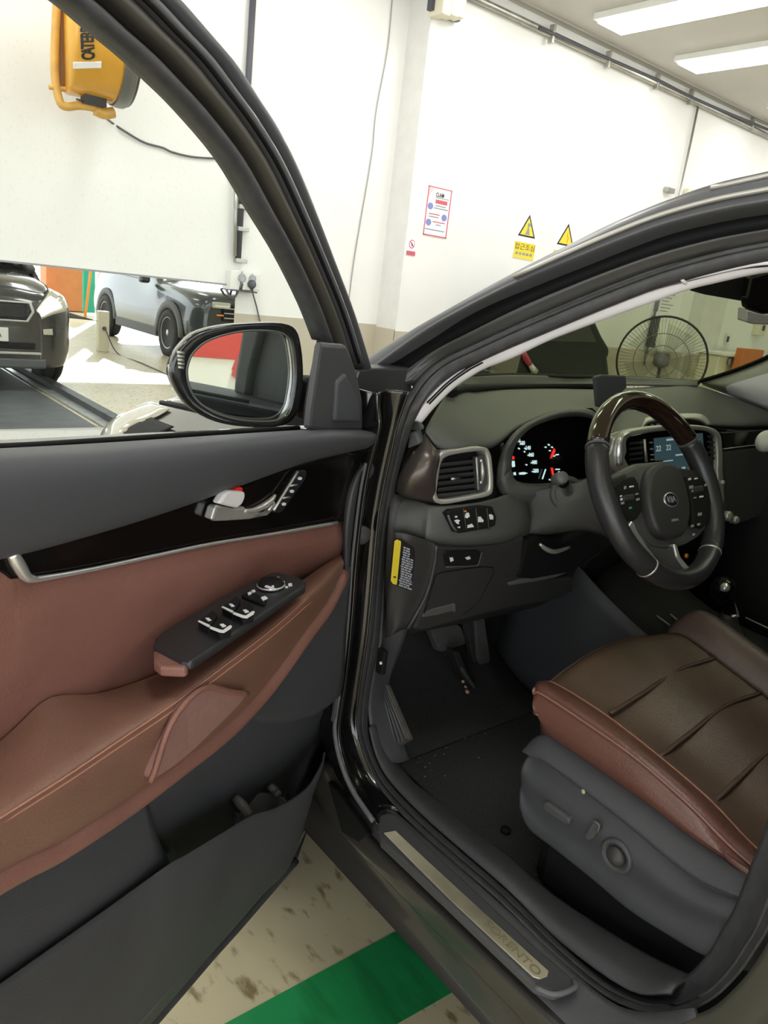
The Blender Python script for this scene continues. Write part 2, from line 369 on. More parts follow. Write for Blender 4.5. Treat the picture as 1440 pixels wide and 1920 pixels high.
def wire_ring(r, h, th, n=48):
    b0 = len(bmv); s = ax.cross(V((0, 0, 1))).normalized(); u = s.cross(ax)
    for k in range(n):
        t = 2*math.pi*k/n; rad = s*math.cos(t)+u*math.sin(t)
        for q in range(4):
            a = q*math.pi/2; bmv.append(fc+ax*(hl+h+math.sin(a)*th)+rad*(r+math.cos(a)*th))
    for k in range(n):
        for q in range(4):
            a = b0+k*4+q; b = b0+k*4+(q+1) % 4; c = b0+((k+1) % n)*4+(q+1) % 4; d = b0+((k+1) % n)*4+q; bmf.append((a, b, c, d))
for i in range(14): wire_ring(R1*(1.0-i*.065), .075+.03*math.sin(i/13*1.5), .004)
o = mesh_obj('grille_wires', bmv, bmf, m_grill, fan); o['kind'] = 'stuff'
def fp(px, py, y=fY): return at_y(px, py, y)
tube('frame_tube', [fp(112, -60), fp(106, 20), fp(103, 100), fp(104, 150), fp(112, 190), fp(125, 200), fp(150, 198), fp(180, 203), fp(205, 211)], .022, m_yel2, fan, 10, 5)
tube('frame_foot', [fp(178, 206), fp(195, 213), fp(213, 211)], .030, m_yel2, fan, 10, 4)
tube('frame_bar', [fp(92, 163), fp(110, 165), fp(135, 170)], .013, m_yel2, fan, 8, 2)
box('bracket_plate', fp(113, 88)+V((.035, .03, 0)), (.07, .05, .38), mat('rust_brown_plate', (.24, .11, .03), .6), fan)
box('terminal_box', fp(172, 186)+V((0, -.03, -.0)), (.12, .08, .07), m_ink, fan)
tube('terminal_wire', [fp(143, 186), fp(155, 189), fp(165, 188)], .006, m_cable, fan, 6, 2)
s_ = ax.cross(V((0, 0, 1))).normalized(); s_ = s_ if s_.y < 0 else -s_
def drum(px, py, off=.004):   # point on the drum skin facing the car
    p = at_y(px, py, fY); u = V((0, 0, 1)); h = (p-fc).dot(ax)
    for _ in range(6):
        dz = (p-fc).dot(u); dz = max(-R1*.98, min(R1*.98, dz)); q = fc+ax*h+u*dz+s_*math.sqrt(R1*R1-dz*dz)
        p = at_y(px, py, q.y); h = (p-fc).dot(ax)
    return q+(q-fc-ax*h).normalized()*off
LT = 'CATERPILLAR'
a0, a1 = V((171, 108)), V((161, 30))
for i, ch in enumerate(LT):
    f_ = (i+.5)/7.9
    px, py = 168.0-f_*5.5, 110-f_*78*1.02
    if i > 8: continue
    q = drum(px, py); q2 = drum(px, py-3); q3 = drum(px-3, py)
    text('lettering', ch, q, (q2-q), (q3-q), .088, m_ink, fan, 'CENTER', .003, .55, .035)
q = drum(165, 121); q2 = drum(165, 118); q3 = drum(168, 121)
box('white_label', q, (.14, .03, .008), m_paper, fan, 0, ((q3-q).normalized(), (q2-q).normalized(), (q3-q).cross(q2-q).normalized()))
cb = tube('fan_cable', [fp(190, 213), at_y(207, 228, Y1-.03), at_y(232, 245, Y1-.015), at_y(270, 267, Y1-.01), at_y(305, 277, Y1-.01), at_y(325, 286, Y1-.01), at_y(368, 295, Y1-.01), at_y(430, 297, Y1-.01), at_y(455, 292, Y1-.01)], .007, m_cable, None, 6, 5)
tag(cb, 'thin black cable hanging across the wall from the yellow fan', 'cable')
# ---------------------------------------------------------------- conduits, sockets
cn = empty('wall_conduit', 'dark vertical conduit running down the wall to the double socket', 'conduit', loc=tuple(at_y(446, 480, Y1-.03)))
pa, pb = at_y(475, -10, Y1-.03), at_y(446, 492, Y1-.03)
tube('conduit_pipe', [V((pa.x, pa.y, ZC)), pb], .022, m_dkconduit, cn, 10, 1)
tube('conduit_cable', [at_y(449, 330, Y1-.045)-V((.03, 0, 0)), at_y(441, 480, Y1-.045)], .013, m_steelpipe, cn, 8, 1)
for y in (183, 330, 380, 424, 488):
    p = pb+(pa-pb)*((492-y)/502); box('conduit_clip', p+V((.02, -.0, 0)), (.09, .05, .03), m_steelpipe, cn)
so = empty('wall_socket_box', 'white double socket and switch box below the dark conduit', 'socket', loc=tuple(at_y(455, 525, Y1)))
def wbox(nm, x0, y0, x1, y1, dep, m, par, bevel=.006):
    a, b = at_y(x0, (y0+y1)/2, Y1), at_y(x1, (y0+y1)/2, Y1); t, u = at_y((x0+x1)/2, y0, Y1), at_y((x0+x1)/2, y1, Y1)
    return box(nm, ((a.x+b.x)/2, Y1-dep/2, (t.z+u.z)/2), (abs(b.x-a.x), dep, abs(t.z-u.z)), m, par, bevel)
wbox('switch_box', 424, 505, 443, 543, .07, m_plastic_w, so); wbox('socket_body', 446, 508, 461, 543, .08, m_plastic_w, so); wbox('socket_body', 464, 512, 478, 543, .08, m_plastic_w, so)
for x, y in ((454, 521), (473, 523)):
    p = at_y(x, y, Y1-.08); lathe('socket_face', p, (0, -1, 0), [(.03, 0), (.03, .006), (.022, .004), (.0, .003)], mat('socket_grey', (.35, .36, .38), .4), so, 20)
p = at_y(472, 533, Y1-.09); lathe('plug', p, (0, -1, 0), [(.03, -.02), (.032, .01), (.02, .03), (.0, .03)], m_dkconduit, so, 16)
wbox('socket_shade_strip', 424, 543, 470, 546, .10, m_dkconduit, so, 0)  # dark strip in place of the shade under the socket boxes
tag(tube('socket_cord', [at_y(473, 538, Y1-.1), at_y(474, 550, Y1-.05), at_y(481, 575, Y1-.02), at_y(489, 612, Y1-.02), at_y(492, 640, Y1-.02)], .006, m_cable, None, 6, 4), 'thin grey cord hanging from the plug in the wall socket', 'cord')
tag(tube('looped_wire', [at_y(455, 532, Y1-.09), at_y(447, 545, Y1-.06), at_y(440, 557, Y1-.05), at_y(432, 556, Y1-.05), at_y(427, 548, Y1-.05), at_y(424, 543, Y1-.05)], .008, m_cable, None, 6, 5), 'dark wire looped under the white socket box', 'wire')
tag(tube('wall_wire', [at_y(736, -10, Y1-.01), at_y(727, 90, Y1-.01), at_y(705, 210, Y1-.01), at_y(697, 290, Y1-.01), at_y(675, 420, Y1-.01), at_y(662, 500, Y1-.01), at_y(650, 600, Y1-.01), at_y(647, 640, Y1-.01)], .0045, mat('grey_wire_sheath', (.34, .33, .34), .6), None, 6, 4), 'thin grey wire running down the wall left of the pillar', 'wire')
# conduit under the ceiling
cc = empty('ceiling_conduit', 'galvanised conduit pipe running along the wall just under the ceiling', 'conduit', loc=(4, Y2-.05, 3.55))
a, b = at_y(885, 0, Y2-.05), at_y(1440, 248, Y2-.05); dd = (b-a)
a = V((XR+.05, Y2-.05, a.z+(a.z-b.z)*0)); zc = (at_y(1000, 52, Y2-.05).z+at_y(1300, 186, Y2-.05).z)/2
tube('conduit_pipe', [(XR+.05, Y2-.05, zc), (10.9, Y2-.05, zc)], .026, m_steelpipe, cc, 10, 1)
def cw(px, py, y=Y2-.08): return at_y(px, py, y)
tube('conduit_cable', [cw(1010, 52), cw(1100, 92), cw(1140, 110), cw(1232, 150), cw(1260, 164), cw(1300, 184), cw(1350, 206), cw(1440, 243)], .014, m_dkconduit, cc, 6, 4)
for x, y in ((1035, 64), (1140, 112), (1232, 153), (1295, 182), (1410, 232)): box('conduit_clip', at_y(x, y, Y2-.06), (.03, .05, .14), m_steelpipe, cc)
tube('drop_pipe', [V((at_y(1290, 290, Y2-.03).x, Y2-.03, zc)), V((at_y(1290, 290, Y2-.03).x, Y2-.03, .9))], .012, m_steelpipe, cc, 8, 1)
box('pipe_bracket', at_y(1255, 357, Y2-.03), (.14, .05, .05), m_steelpipe, cc); box('pipe_bracket', at_y(1293, 363, Y2-.03), (.16, .05, .08), m_plastic_c, cc)
vb = empty('wall_sensor_box', 'cream slatted box at the top of the pillar by the ceiling', 'box', loc=tuple(at_y(842, 2, Y2-.1)))
p = at_y(842, -6, Y2-.1)
for i, (x0, x1) in enumerate(((820, 836), (838, 852), (854, 862))):
    q = at_y((x0+x1)/2, -6+i*2, Y2-.08-.0*i); box('slat', q, (.085, .16-.02*i, .26), m_plastic_c, vb, .01)
box('back_plate', p+V((.02, .06, .0)), (.30, .05, .22), m_dkconduit, vb)
# ---------------------------------------------------------------- posters on the right-hand wall
UP, RT = V((0, 0, 1)), V((1, 0, 0))
def poster(name, quad, label, cat='sign', m=m_paper):
    """flat sheet on the wall from its four corner pixels; returns sheet frame"""
    q = [at_y(x, y, Y2-.003) for x, y in quad]
    x0 = (q[0].x+q[3].x)/2; x1 = (q[1].x+q[2].x)/2; z1 = (q[0].z+q[1].z)/2; z0 = (q[2].z+q[3].z)/2
    e = empty(name, label, cat, None, ((x0+x1)/2, Y2, z0))
    box('sheet', ((x0+x1)/2, Y2-.002, (z0+z1)/2), (x1-x0, .004, z1-z0), m, e, 0)
    def P(u, v, k=1): return V((x0+(x1-x0)*u, Y2-.0045-.0008*k, z1-(z1-z0)*v))
    return e, P, x1-x0, z1-z0
def flat(e, P, nm, uv, m, k=1): return prism(nm, [P(u, v, k) for u, v in uv], (0, .0008, 0), m, e, 0)
def rect(u0, v0, u1, v1): return [(u0, v0), (u1, v0), (u1, v1), (u0, v1)]
e, P, w, h = poster('notice_poster', [(804, 348), (848, 357), (836, 447), (792, 440)], 'red bordered notice headed CLAIM on the white wall beside the pillar')
for uv in (rect(0, 0, 1, .022), rect(0, .975, 1, 1), rect(0, 0, .04, 1), rect(.96, 0, 1, 1)): flat(e, P, 'border', uv, m_pink)
flat(e, P, 'corner_print', [(.05, .03), (.28, .03), (.05, .22)], mat('print_pale', (.70, .62, .62), .6))
text('lettering', 'CLAIM', P(.34, .15, 2), RT, UP, h*.115, m_ink, e, 'LEFT', .0006, w/h*1.05, .02)
flat(e, P, 'subtitle_bar', rect(.34, .20, .92, .215), m_grey); flat(e, P, 'red_banner', rect(.36, .245, .86, .325), m_pink)
for u, v, m in ((.17, .40, m_blue), (.80, .585, m_blue), (.17, .73, m_blue)):
    flat(e, P, 'round_picture', [(u+.115*math.cos(a*math.pi/8), v+.07*math.sin(a*math.pi/8)) for a in range(16)], m)
for u0, v, u1, m in ((.38, .37, .82, m_grey), (.32, .42, .92, m_grey), (.14, .55, .60, m_pink), (.16, .605, .56, m_grey), (.34, .70, .86, m_pink), (.48, .755, .70, m_grey), (.06, .87, .88, m_grey)):
    flat(e, P, 'print_line', rect(u0, v-.011, u1, v+.011), m)
e, P, w, h = poster('no_smoking_sign', [(765, 444), (783, 447), (778, 481), (760, 478)], 'small red and white prohibition sign low on the wall beside the pillar')
cu, cv = .5, .36
flat(e, P, 'red_circle', [(cu+.30*math.cos(a*math.pi/10), cv+.24*math.sin(a*math.pi/10)) for a in range(20)], m_pink)
flat(e, P, 'circle_field', [(cu+.24*math.cos(a*math.pi/10), cv+.19*math.sin(a*math.pi/10)) for a in range(20)], m_paper, 2)
flat(e, P, 'slash', [(cu-.20, cv-.10), (cu-.14, cv-.15), (cu+.20, cv+.10), (cu+.14, cv+.15)], m_pink, 3); flat(e, P, 'figure', rect(cu-.06, cv-.04, cu+.04, cv+.12), m_grey, 3)
flat(e, P, 'red_band', rect(.03, .74, .95, .98), m_pink)
def warn(name, quad, label, full):
    e, P, w, h = poster(name, quad, label)
    a = [(.5, .14), (.90, .57), (.10, .57)]
    flat(e, P, 'triangle_border', a, m_ink); c = (sum(p[0] for p in a)/3, sum(p[1] for p in a)/3)
    flat(e, P, 'triangle_field', [(c[0]+(u-c[0])*.78, c[1]+(v-c[1])*.78) for u, v in a], m_yelp, 2)
    if full:
        flat(e, P, 'figure', [(.47, .30), (.62, .31), (.60, .36), (.53, .37), (.58, .44), (.62, .52), (.40, .53), (.48, .43)], m_grey, 3)
    else: flat(e, P, 'figure', [(.52, .30), (.55, .38), (.60, .42), (.56, .53), (.53, .53), (.55, .43), (.50, .37)], m_org, 3)
    flat(e, P, 'yellow_panel', rect(.02, .68, .98, .995), m_yelp)
    text('lettering', '접근조심', P(.5, .775, 2), RT, UP, h*.13, m_ink, e, 'CENTER', .0006, .80*w/h/.36*.9, .0)
    for i in range(5): flat(e, P, 'print_block', rect(.10+i*.165, .875, .22+i*.165, .925), m_grey, 2)
warn('warning_sign', [(975, 386), (1016, 391), (1000, 489), (960, 483)], 'yellow triangle warning sign on the wall, the left one of two', True)
warn('warning_sign', [(1047, 402), (1088, 408), (1072, 505), (1034, 499)], 'yellow triangle warning sign on the wall half hidden by the car roof', False)
# ---------------------------------------------------------------- things seen through the windshield
pf = empty('pedestal_fan', 'round pedestal fan with a clear wire cage standing by the far wall', 'fan', loc=(5.7, 4.4, 0))
Yf = 4.4; pc = at_y(1240, 676, Yf); pe = at_y(1162, 655, Yf); rad = 80/F*(pc-CAM).dot(_f)
fa = (CAM-pc); fa.z = 0; fa.normalize()
lathe('cage_ring', pc, fa, [(rad, -.012), (rad+.012, 0), (rad, .012), (rad-.01, 0)], m_ink, pf, 48, cap=False)
bmv, bmf = [], []
sx = fa.cross(V((0, 0, 1))).normalized(); uz = V((0, 0, 1))
def strip3(p, q, t):
    n = (q-p).normalized(); a = n.cross(fa).normalized()*t; b = fa*t; k = len(bmv)
    for c in (p, q): bmv.extend([c+a, c+b, c-a, c-b])
    for j in range(4): bmf.append((k+j, k+(j+1) % 4, k+4+(j+1) % 4, k+4+j))
for side, dep in ((1, .09), (-1, .07)):
    for i in range(72):
        t = i/72*2*math.pi; dr = sx*math.cos(t)+uz*math.sin(t)
        strip3(pc+dr*.07+fa*side*dep, pc+dr*rad*.7+fa*side*dep*.9, .0012); strip3(pc+dr*rad*.7+fa*side*dep*.9, pc+dr*rad, .0012)
o = mesh_obj('cage_wires', bmv, bmf, m_grill, pf); o['kind'] = 'stuff'
for r_ in (.35, .62): lathe('cage_hoop', pc+fa*.085, fa, [(rad*r_, -.003), (rad*r_+.004, 0), (rad*r_, .003), (rad*r_-.004, 0)], m_grill, pf, 40, cap=False)
lathe('hub', pc+fa*.05, fa, [(.06, -.12), (.075, .0), (.07, .05), (.0, .055)], mat('fan_hub_grey', (.12, .12, .125), .5), pf, 24)
for i in range(5):
    t = i/5*2*math.pi+.3; d0 = sx*math.cos(t)+uz*math.sin(t); d1 = sx*math.cos(t+.75)+uz*math.sin(t+.75)
    loft('blade', [[pc+d0*.06, pc+d0*rad*.62+fa*.02, pc+d0*rad*.86+fa*.025], [pc+d1*.06-fa*.03, pc+d1*rad*.62-fa*.03, pc+d1*rad*.84-fa*.02]], m_clear, pf, 3, 4, .003)
box('motor', pc-fa*.15, (.14, .14, .14), m_grill, pf, .03)
tube('stand_pole', [pc-fa*.15, V((pc.x-fa.x*.15, pc.y-fa.y*.15, .04))], .02, m_grill, pf, 10, 1)
lathe('stand_base', (pc.x-fa.x*.15, pc.y-fa.y*.15, 0), (0, 0, 1), [(.22, 0), (.22, .02), (.04, .06), (.03, .06)], m_grill, pf, 32)
e, P, w, h = poster('notice_sheet', [(1224, 548), (1282, 540), (1272, 600), (1214, 596)], 'pale notice sheet with blue print behind the pedestal fan')
flat(e, P, 'blue_print', rect(.14, .12, .28, .78), m_blue)
for i in range(6): flat(e, P, 'print_line', rect(.34, .14+i*.115, .74-.08*(i % 3), .17+i*.115), m_grey)
o = box('wall_control', at_y(1225, 622, Y2-.04), (.10, .06, .34), m_dkconduit, None, .01, ); tag(o, 'dark narrow control box on the wall behind the pedestal fan', 'control')
o = box('wall_switch', at_y(1365, 635, Y2-.02), (.10, .04, .14), m_plastic_w, None, .008); tag(o, 'small white switch on the wall right of the far pier', 'switch')
box('switch_rocker', at_y(1365, 636, Y2-.045), (.03, .02, .07), m_dkconduit, o, .003)
o = box('wall_box', at_y(1425, 613, Y2-.04), (.22, .08, .22), m_plastic_c, None, .01); tag(o, 'cream box on the far wall under the rear-view mirror', 'box'); box('box_catch', at_y(1432, 615, Y2-.085), (.05, .02, .07), m_dkconduit, o, .003)
cb_ = empty('white_cabinet', 'low white machine with a round knob standing right of the far pier', 'cabinet', loc=(8.2, 4.5, 0))
ca, cbb = at_y(1345, 668, 4.6), at_y(1440, 690, 4.6)
box('cabinet_body', ((ca.x+cbb.x)/2+.45, 4.75, .55), (cbb.x-ca.x+.9, .36, 1.1), m_plastic_c, cb_, .02); box('cabinet_top', ((ca.x+cbb.x)/2+.45, 4.72, 1.12), (cbb.x-ca.x+.96, .44, .04), m_plastic_w, cb_, .01)
lathe('cabinet_knob', at_y(1367, 678, 4.56), (0, -1, 0), [(.045, 0), (.045, .02), (.02, .03), (0, .03)], m_grey, cb_, 20)
tag(box('orange_box', at_y(1402, 678, 4.45), (.50, .10, .30), m_orange, None, .01), 'orange panel in front of the low white machine by the far wall', 'box')
# dark vehicle parked ahead, right of the hood
vh = empty('parked_van', 'dark vehicle parked ahead, its rear seen through the windshield', 'car', loc=(3.5, 4.2, 0))
Yv = 3.95
vo = [at_y(975, 760, Yv), at_y(968, 700, Yv), at_y(980, 650, Yv), at_y(1010, 612, Yv), at_y(1035, 575, Yv), at_y(1092, 562, Yv), at_y(1112, 597, Yv), at_y(1128, 632, Yv), at_y(1143, 657, Yv), at_y(1138, 672, Yv), at_y(1143, 715, Yv), at_y(1146, 760, Yv)]
prism('van_body', vo, (.66, .52, 0), m_darkcar, vh, .03)
bb = [at_y(975, 760, Yv), at_y(1146, 760, Yv)]; prism('van_lower', [bb[0], bb[1], V((bb[1].x, Yv, .25)), V((bb[0].x, Yv, .25))], (.66, .52, 0), m_darkcar, vh, .03)
prism('rear_window', [at_y(1010, 640, Yv-.012), at_y(1028, 612, Yv-.012), at_y(1045, 588, Yv-.012), at_y(1086, 580, Yv-.012), at_y(1102, 602, Yv-.012), at_y(1118, 642, Yv-.012)], (0, .02, 0), m_carglass, vh, .004)
tube('tail_lamp', [at_y(982, 662, Yv-.015), at_y(988, 675, Yv-.02), at_y(998, 690, Yv-.02)], [.02, .028, .02], mat('tail_lamp_red', (.35, .02, .05), .2, coat=.6), vh, 8, 3)
tube('lamp_chrome', [at_y(994, 684, Yv-.03), at_y(1003, 697, Yv-.03)], [.02, .03], m_silver, vh, 8, 2)
for x in (bb[0].x+.2, bb[1].x-.2): lathe('wheel', (x, Yv+.35, .32), (1, 0, 0), [(.3, -.1), (.32, -.06), (.32, .06), (.3, .1)], m_tire, vh, 24)
gb = box('green_equipment', at_y(925, 690, 4.86)+V((-.35, .0, -.35)), (.5, .16, 1.5), mat('dull_green', (.03, .09, .045), .6), None, .03); tag(gb, 'dull green equipment cover by the wall left of the dark vehicle', 'cover')
# ---------------------------------------------------------------- things behind the camera that the wall mirror shows
def mir(px, py, Yv): p = at_y(px, py, Yv); return V((p.x, 2*Y1-Yv, p.z))
p = mir(121, 532, 20); tag(box('orange_cabinet', (p.x, p.y, .75), (1.0, .5, 1.5), m_orange, None, .02), 'orange cabinet at the back, seen in the wall mirror', 'cabinet')
p = mir(172, 545, 19); tag(box('green_banner', (p.x, p.y, .9), (.42, .1, 1.7), m_green, None, .02), 'green banner at the back, seen in the wall mirror', 'banner')
p = mir(172, 545, 18); tag(tube('leaning_pole', [(p.x-.25, p.y+.3, 0), (p.x+.12, p.y, 2.3)], .03, m_org, None, 8, 1), 'orange pole leaning by the green banner, seen in the wall mirror', 'pole')
p = mir(197, 560, 16.5); slab('trim_8', (p.x-.16, p.y-.16, 0), (p.x+.16, p.y+.16, ZC), m_wall)
ch = empty('charging_post', 'small cream outlet post on the floor, seen in the wall mirror', 'post', loc=tuple(mir(192, 625, 11.8)))
p = mir(192, 625, 11.8); box('post_body', (p.x, p.y, .30), (.16, .12, .60), m_plastic_c, ch, .01); lathe('post_socket', (p.x, p.y+.06, .35), (0, 1, 0), [(.03, 0), (.03, .02), (0, .02)], m_dkconduit, ch, 16)
tag(tube('power_cord', [(p.x+.0, p.y+.10, .35), (p.x+.13, p.y+.25, .02), (p.x+.12, p.y+1.2, .01), (p.x+.05, p.y+2.6, .01), (p.x+.1, p.y+3.8, .01), (p.x-.2, p.y+4.6, .01)], .009, m_cable, None, 6, 5), 'long grey cord on the floor leading from the outlet post', 'cord')
rc = empty('roadside_counter', 'red banded counter with black canopy outside behind the car, seen in the door mirror', 'counter', loc=(-1.4, -8.6, 0))
box('counter_base', (-1.4, -8.6, .40), (2.6, .5, .80), m_plastic_w, rc, .01); box('red_band', (-1.4, -8.58, .98), (2.7, .56, .36), m_signred, rc, .01); box('black_canopy', (-1.4, -8.6, 1.75), (2.7, .6, 1.18), m_rubber2, rc, .02)
slab('trim_9', (-7.75, .5, 0), (-7.45, .8, ZC), m_wall)
# ================================================================ GREY SUV IN THE NEXT BAY (seen in the wall mirror)
def wheel(parent, x, y, out, r=.345, nm='wheel'):
    """wheel standing at (x,y); out = +-1 the side its face looks to"""
    A = (out, 0, 0)
    t = lathe(nm, (x, y, r), A, [(r*.62, -.11), (r*.97, -.11), (r, -.08), (r, .06), (r*.95, .09), (r*.70, .10), (r*.66, .085)], m_tire, parent, 40)
    lathe('rim', (x, y, r), A, [(r*.70, .02), (r*.68, .09), (r*.64, .085), (r*.60, .03)], m_alloy, t, 40)
    for k in range(5):
        a = k*2*math.pi/5+.3; u = V((0, math.cos(a), math.sin(a))); v = V((0, -math.sin(a), math.cos(a))); c = V((x+out*.075, y, r))
        prism('spoke', [c+u*.03+v*.028, c+u*r*.66+v*.036, c+u*r*.66-v*.036, c+u*.03-v*.028], (-out*.03, 0, 0), m_alloy, t, .004)
    lathe('hub_cap', (x+out*.07, y, r), A, [(.05, 0), (.05, .015), (.0, .02)], m_alloy, t, 16)
    return t
sv = empty('parked_suv', 'grey green SUV with grey wheel arches in the next bay, seen in the wall mirror', 'car', loc=(4.3, -2.5, 0))
SX, SY = 4.32, -.15
def srow(y, prof): return [V((SX-x, y, z)) for x, z in prof][::-1]+[V((SX+x, y, z)) for x, z in prof[1:]]
prof = {0: [(0, .95), (.45, .94), (.62, .90), (.70, .80), (.72, .62), (.72, .40), (.66, .26)],
        -.10: [(0, 1.03), (.5, 1.02), (.70, .98), (.80, .86), (.83, .65), (.83, .42), (.78, .25)],
        -.45: [(0, 1.09), (.52, 1.08), (.76, 1.03), (.88, .90), (.925, .66), (.925, .42), (.88, .25)],
        -1.3: [(0, 1.16), (.55, 1.15), (.80, 1.08), (.90, .96), (.935, .66), (.935, .42), (.90, .25)],
        -1.6: [(0, 1.18), (.56, 1.17), (.80, 1.12), (.90, 1.0), (.935, .66), (.935, .42), (.90, .25)],
        -2.3: [(0, 1.62), (.50, 1.60), (.64, 1.52), (.86, 1.06), (.935, .7), (.935, .42), (.90, .25)],
        -3.6: [(0, 1.66), (.52, 1.64), (.66, 1.55), (.87, 1.08), (.935, .7), (.935, .42), (.90, .25)],
        -4.5: [(0, 1.55), (.48, 1.53), (.60, 1.45), (.80, 1.06), (.88, .7), (.88, .45), (.85, .35)],
        -4.62: [(0, 1.1), (.4, 1.1), (.55, 1.06), (.70, .95), (.78, .7), (.78, .5), (.75, .4)]}
rows = [srow(SY+y, p) for y, p in prof.items()]
gS = grid(rows, 4, 5); grid_obj('suv_body', gS, m_suvgrey, sv, .01, face_cam=False)
fr = rows[0]; n_ = len(fr); mesh_obj('suv_nose', [V((SX, SY+.01, .6))]+spline(fr, 4), [(0, i, i+1) for i in range(1, (n_-1)*4+1)], m_suvgrey, sv)
def sbox(nm, x0, x1, z0, z1, y, m, d=.04, par=sv): return box(nm, (SX+(x0+x1)/2, SY+y, (z0+z1)/2), (x1-x0, d, z1-z0), m, par, .012)
gr_ = sbox('suv_grille', -.52, .52, .66, .90, .02, m_rubber2)
for i in range(3): sbox('grille_bar', -.5, .5, .70+i*.07, .715+i*.07, .045, m_silver, .01, gr_)
for s in (-1, 1):
    h = sbox('suv_headlamp', min(s*.40, s*.68), max(s*.40, s*.68), .84, .93, .015, m_lens, .06); sbox('drl_strip', min(s*.42, s*.66), max(s*.42, s*.66), .86, .885, .05, m_white, .01, h)
    sbox('indicator_lamp', min(s*.50, s*.62), max(s*.50, s*.62), .73, .755, .03, m_org)
sbox('lower_bumper', -.72, .72, .26, .46, .01, m_clad, .08); sbox('orange_board', -.62, .62, .48, .60, .05, m_orange, .03)
for s in (-1, 1):
    for y in (-.92, -3.7):
        wheel(sv, SX+s*.875, SY+y, s, .36)
        vs = []
        for k in range(13):
            a = math.pi*k/12
            vs.append([V((SX+s*(.93+dx), SY+y+math.cos(a)*rr, .34+math.sin(a)*rr)) for rr, dx in ((.39, .0), (.41, .025), (.50, .02), (.51, 0))])
        grid_obj('arch_cladding', vs, m_clad, sv, .01, face_cam=False)
        lathe('arch_shadow', (SX+s*.925, SY+y, .36), (s, 0, 0), [(.40, -.02), (.40, .012), (0, .012)], m_rubber2, sv, 32)
    sm = box('suv_door_mirror', (SX+s*1.02, SY-1.75, 1.12), (.18, .12, .14), m_suvgrey, sv, .04)
    prism('suv_side_glass', [V((SX+s*.875, SY-1.95, 1.10)), V((SX+s*.72, SY-2.45, 1.45)), V((SX+s*.73, SY-4.0, 1.47)), V((SX+s*.86, SY-4.2, 1.12))], (-s*.05, 0, 0), m_carglass, sv, .004)
    prism('sill_cladding', [V((SX+s*.945, SY-1.4, .25)), V((SX+s*.945, SY-1.4, .40)), V((SX+s*.945, SY-3.2, .40)), V((SX+s*.945, SY-3.2, .25))], (-s*.05, 0, 0), m_clad, sv, .01)
prism('suv_windshield', [V((SX-.66, SY-1.66, 1.20)), V((SX+.66, SY-1.66, 1.20)), V((SX+.50, SY-2.24, 1.57)), V((SX-.50, SY-2.24, 1.57))], (0, -.03, -.04), m_carglass, sv, .004)
# ================================================================ THE OPEN CAR
car = empty('car', 'dark grey SUV in the foreground with its driver door open, brown leather inside', 'car', loc=(0, -.6, 0))
# ---- body shell: front end
FPROF = {1.02: [(0, 1.185), (.35, 1.18), (.62, 1.16), (.74, 1.12), (.80, 1.08), (.89, 1.0), (.925, .84), (.925, .62), (.915, .44), (.88, .34)],
         1.55: [(0, 1.15), (.35, 1.14), (.62, 1.115), (.745, 1.07), (.80, 1.03), (.895, .96), (.935, .8), (.93, .6), (.92, .42), (.88, .32)],
         1.9: [(0, 1.115), (.35, 1.105), (.62, 1.08), (.74, 1.035), (.79, 1.0), (.89, .945), (.93, .80), (.93, .6), (.92, .4), (.88, .30)],
         2.15: [(0, 1.07), (.33, 1.06), (.58, 1.03), (.70, 1.0), (.76, .985), (.855, .935), (.905, .80), (.905, .6), (.90, .4), (.86, .28)],
         2.30: [(0, 1.01), (.3, 1.0), (.52, .975), (.63, .972), (.69, .952), (.775, .90), (.83, .78), (.835, .6), (.83, .4), (.8, .27)],
         2.40: [(0, .93), (.28, .92), (.48, .90), (.56, .905), (.60, .89), (.645, .85), (.67, .75), (.69, .6), (.69, .4), (.66, .26)],
         2.43: [(0, .84), (.26, .835), (.42, .82), (.48, .80), (.50, .78), (.52, .76), (.54, .70), (.55, .6), (.55, .4), (.53, .28)]}
def frow(y, a, b, s): return [V((s*x, y, z)) for x, z in FPROF[y][a:b]]
hood = loft('hood', [[V((-x, y, z+.006)) for x, z in FPROF[y][:4]][::-1]+[V((x, y, z+.006)) for x, z in FPROF[y][1:4]] for y in FPROF if 1.3 < y < 2.35], m_paint, car, 4, 6, .01, face_cam=False)
FG = {}
for s in (-1, 1):
    FG[s] = grid([frow(y, 3, 10, s) for y in FPROF], 4, 6)
    grid_obj('front_fender', FG[s], m_paint, car, .012, face_cam=False)
    hl = grid_obj('headlamp', subpatch(FG[s], .37, .97, .08, .46, .008), m_lens, car, .004, face_cam=False)
    grid_obj('headlamp_shroud', subpatch(FG[s], .28, .375, .20, .56, .008), m_rubber2, hl, .003, face_cam=False)
    tube('hood_gap', [V((s*FPROF[y][3][0], y, FPROF[y][3][1]+.002)) for y in (1.02, 1.55, 1.9, 2.15, 2.3)], .007, m_rubber2, car, 6, 4)
    dl = grid_obj('lamp_bulb', subpatch(FG[s], .70, .96, .16, .40, .013), m_drl, hl, .003, face_cam=False)
    grid_obj('fog_lamp', subpatch(FG[s], .86, .97, .62, .68, .010), m_lens, car, .004, face_cam=False)
    lathe('wheel_arch', (s*.915, 1.50, .36), (s, 0, 0), [(.39, -.05), (.39, .002), (.37, .004), (0, .004)], m_rubber2, car, 40)
    lathe('wheel_arch', (s*.905, -1.30, .36), (s, 0, 0), [(.39, -.05), (.39, .002), (.37, .004), (0, .004)], m_rubber2, car, 40)
    wheel(car, s*.865, 1.50, s, .355); wheel(car, s*.855, -1.30, s, .355)
nose = [V((x, 2.43, z)) for x, z in FPROF[2.43]]; nl = [V((-x, 2.43, z)) for x, z in FPROF[2.43][1:]]
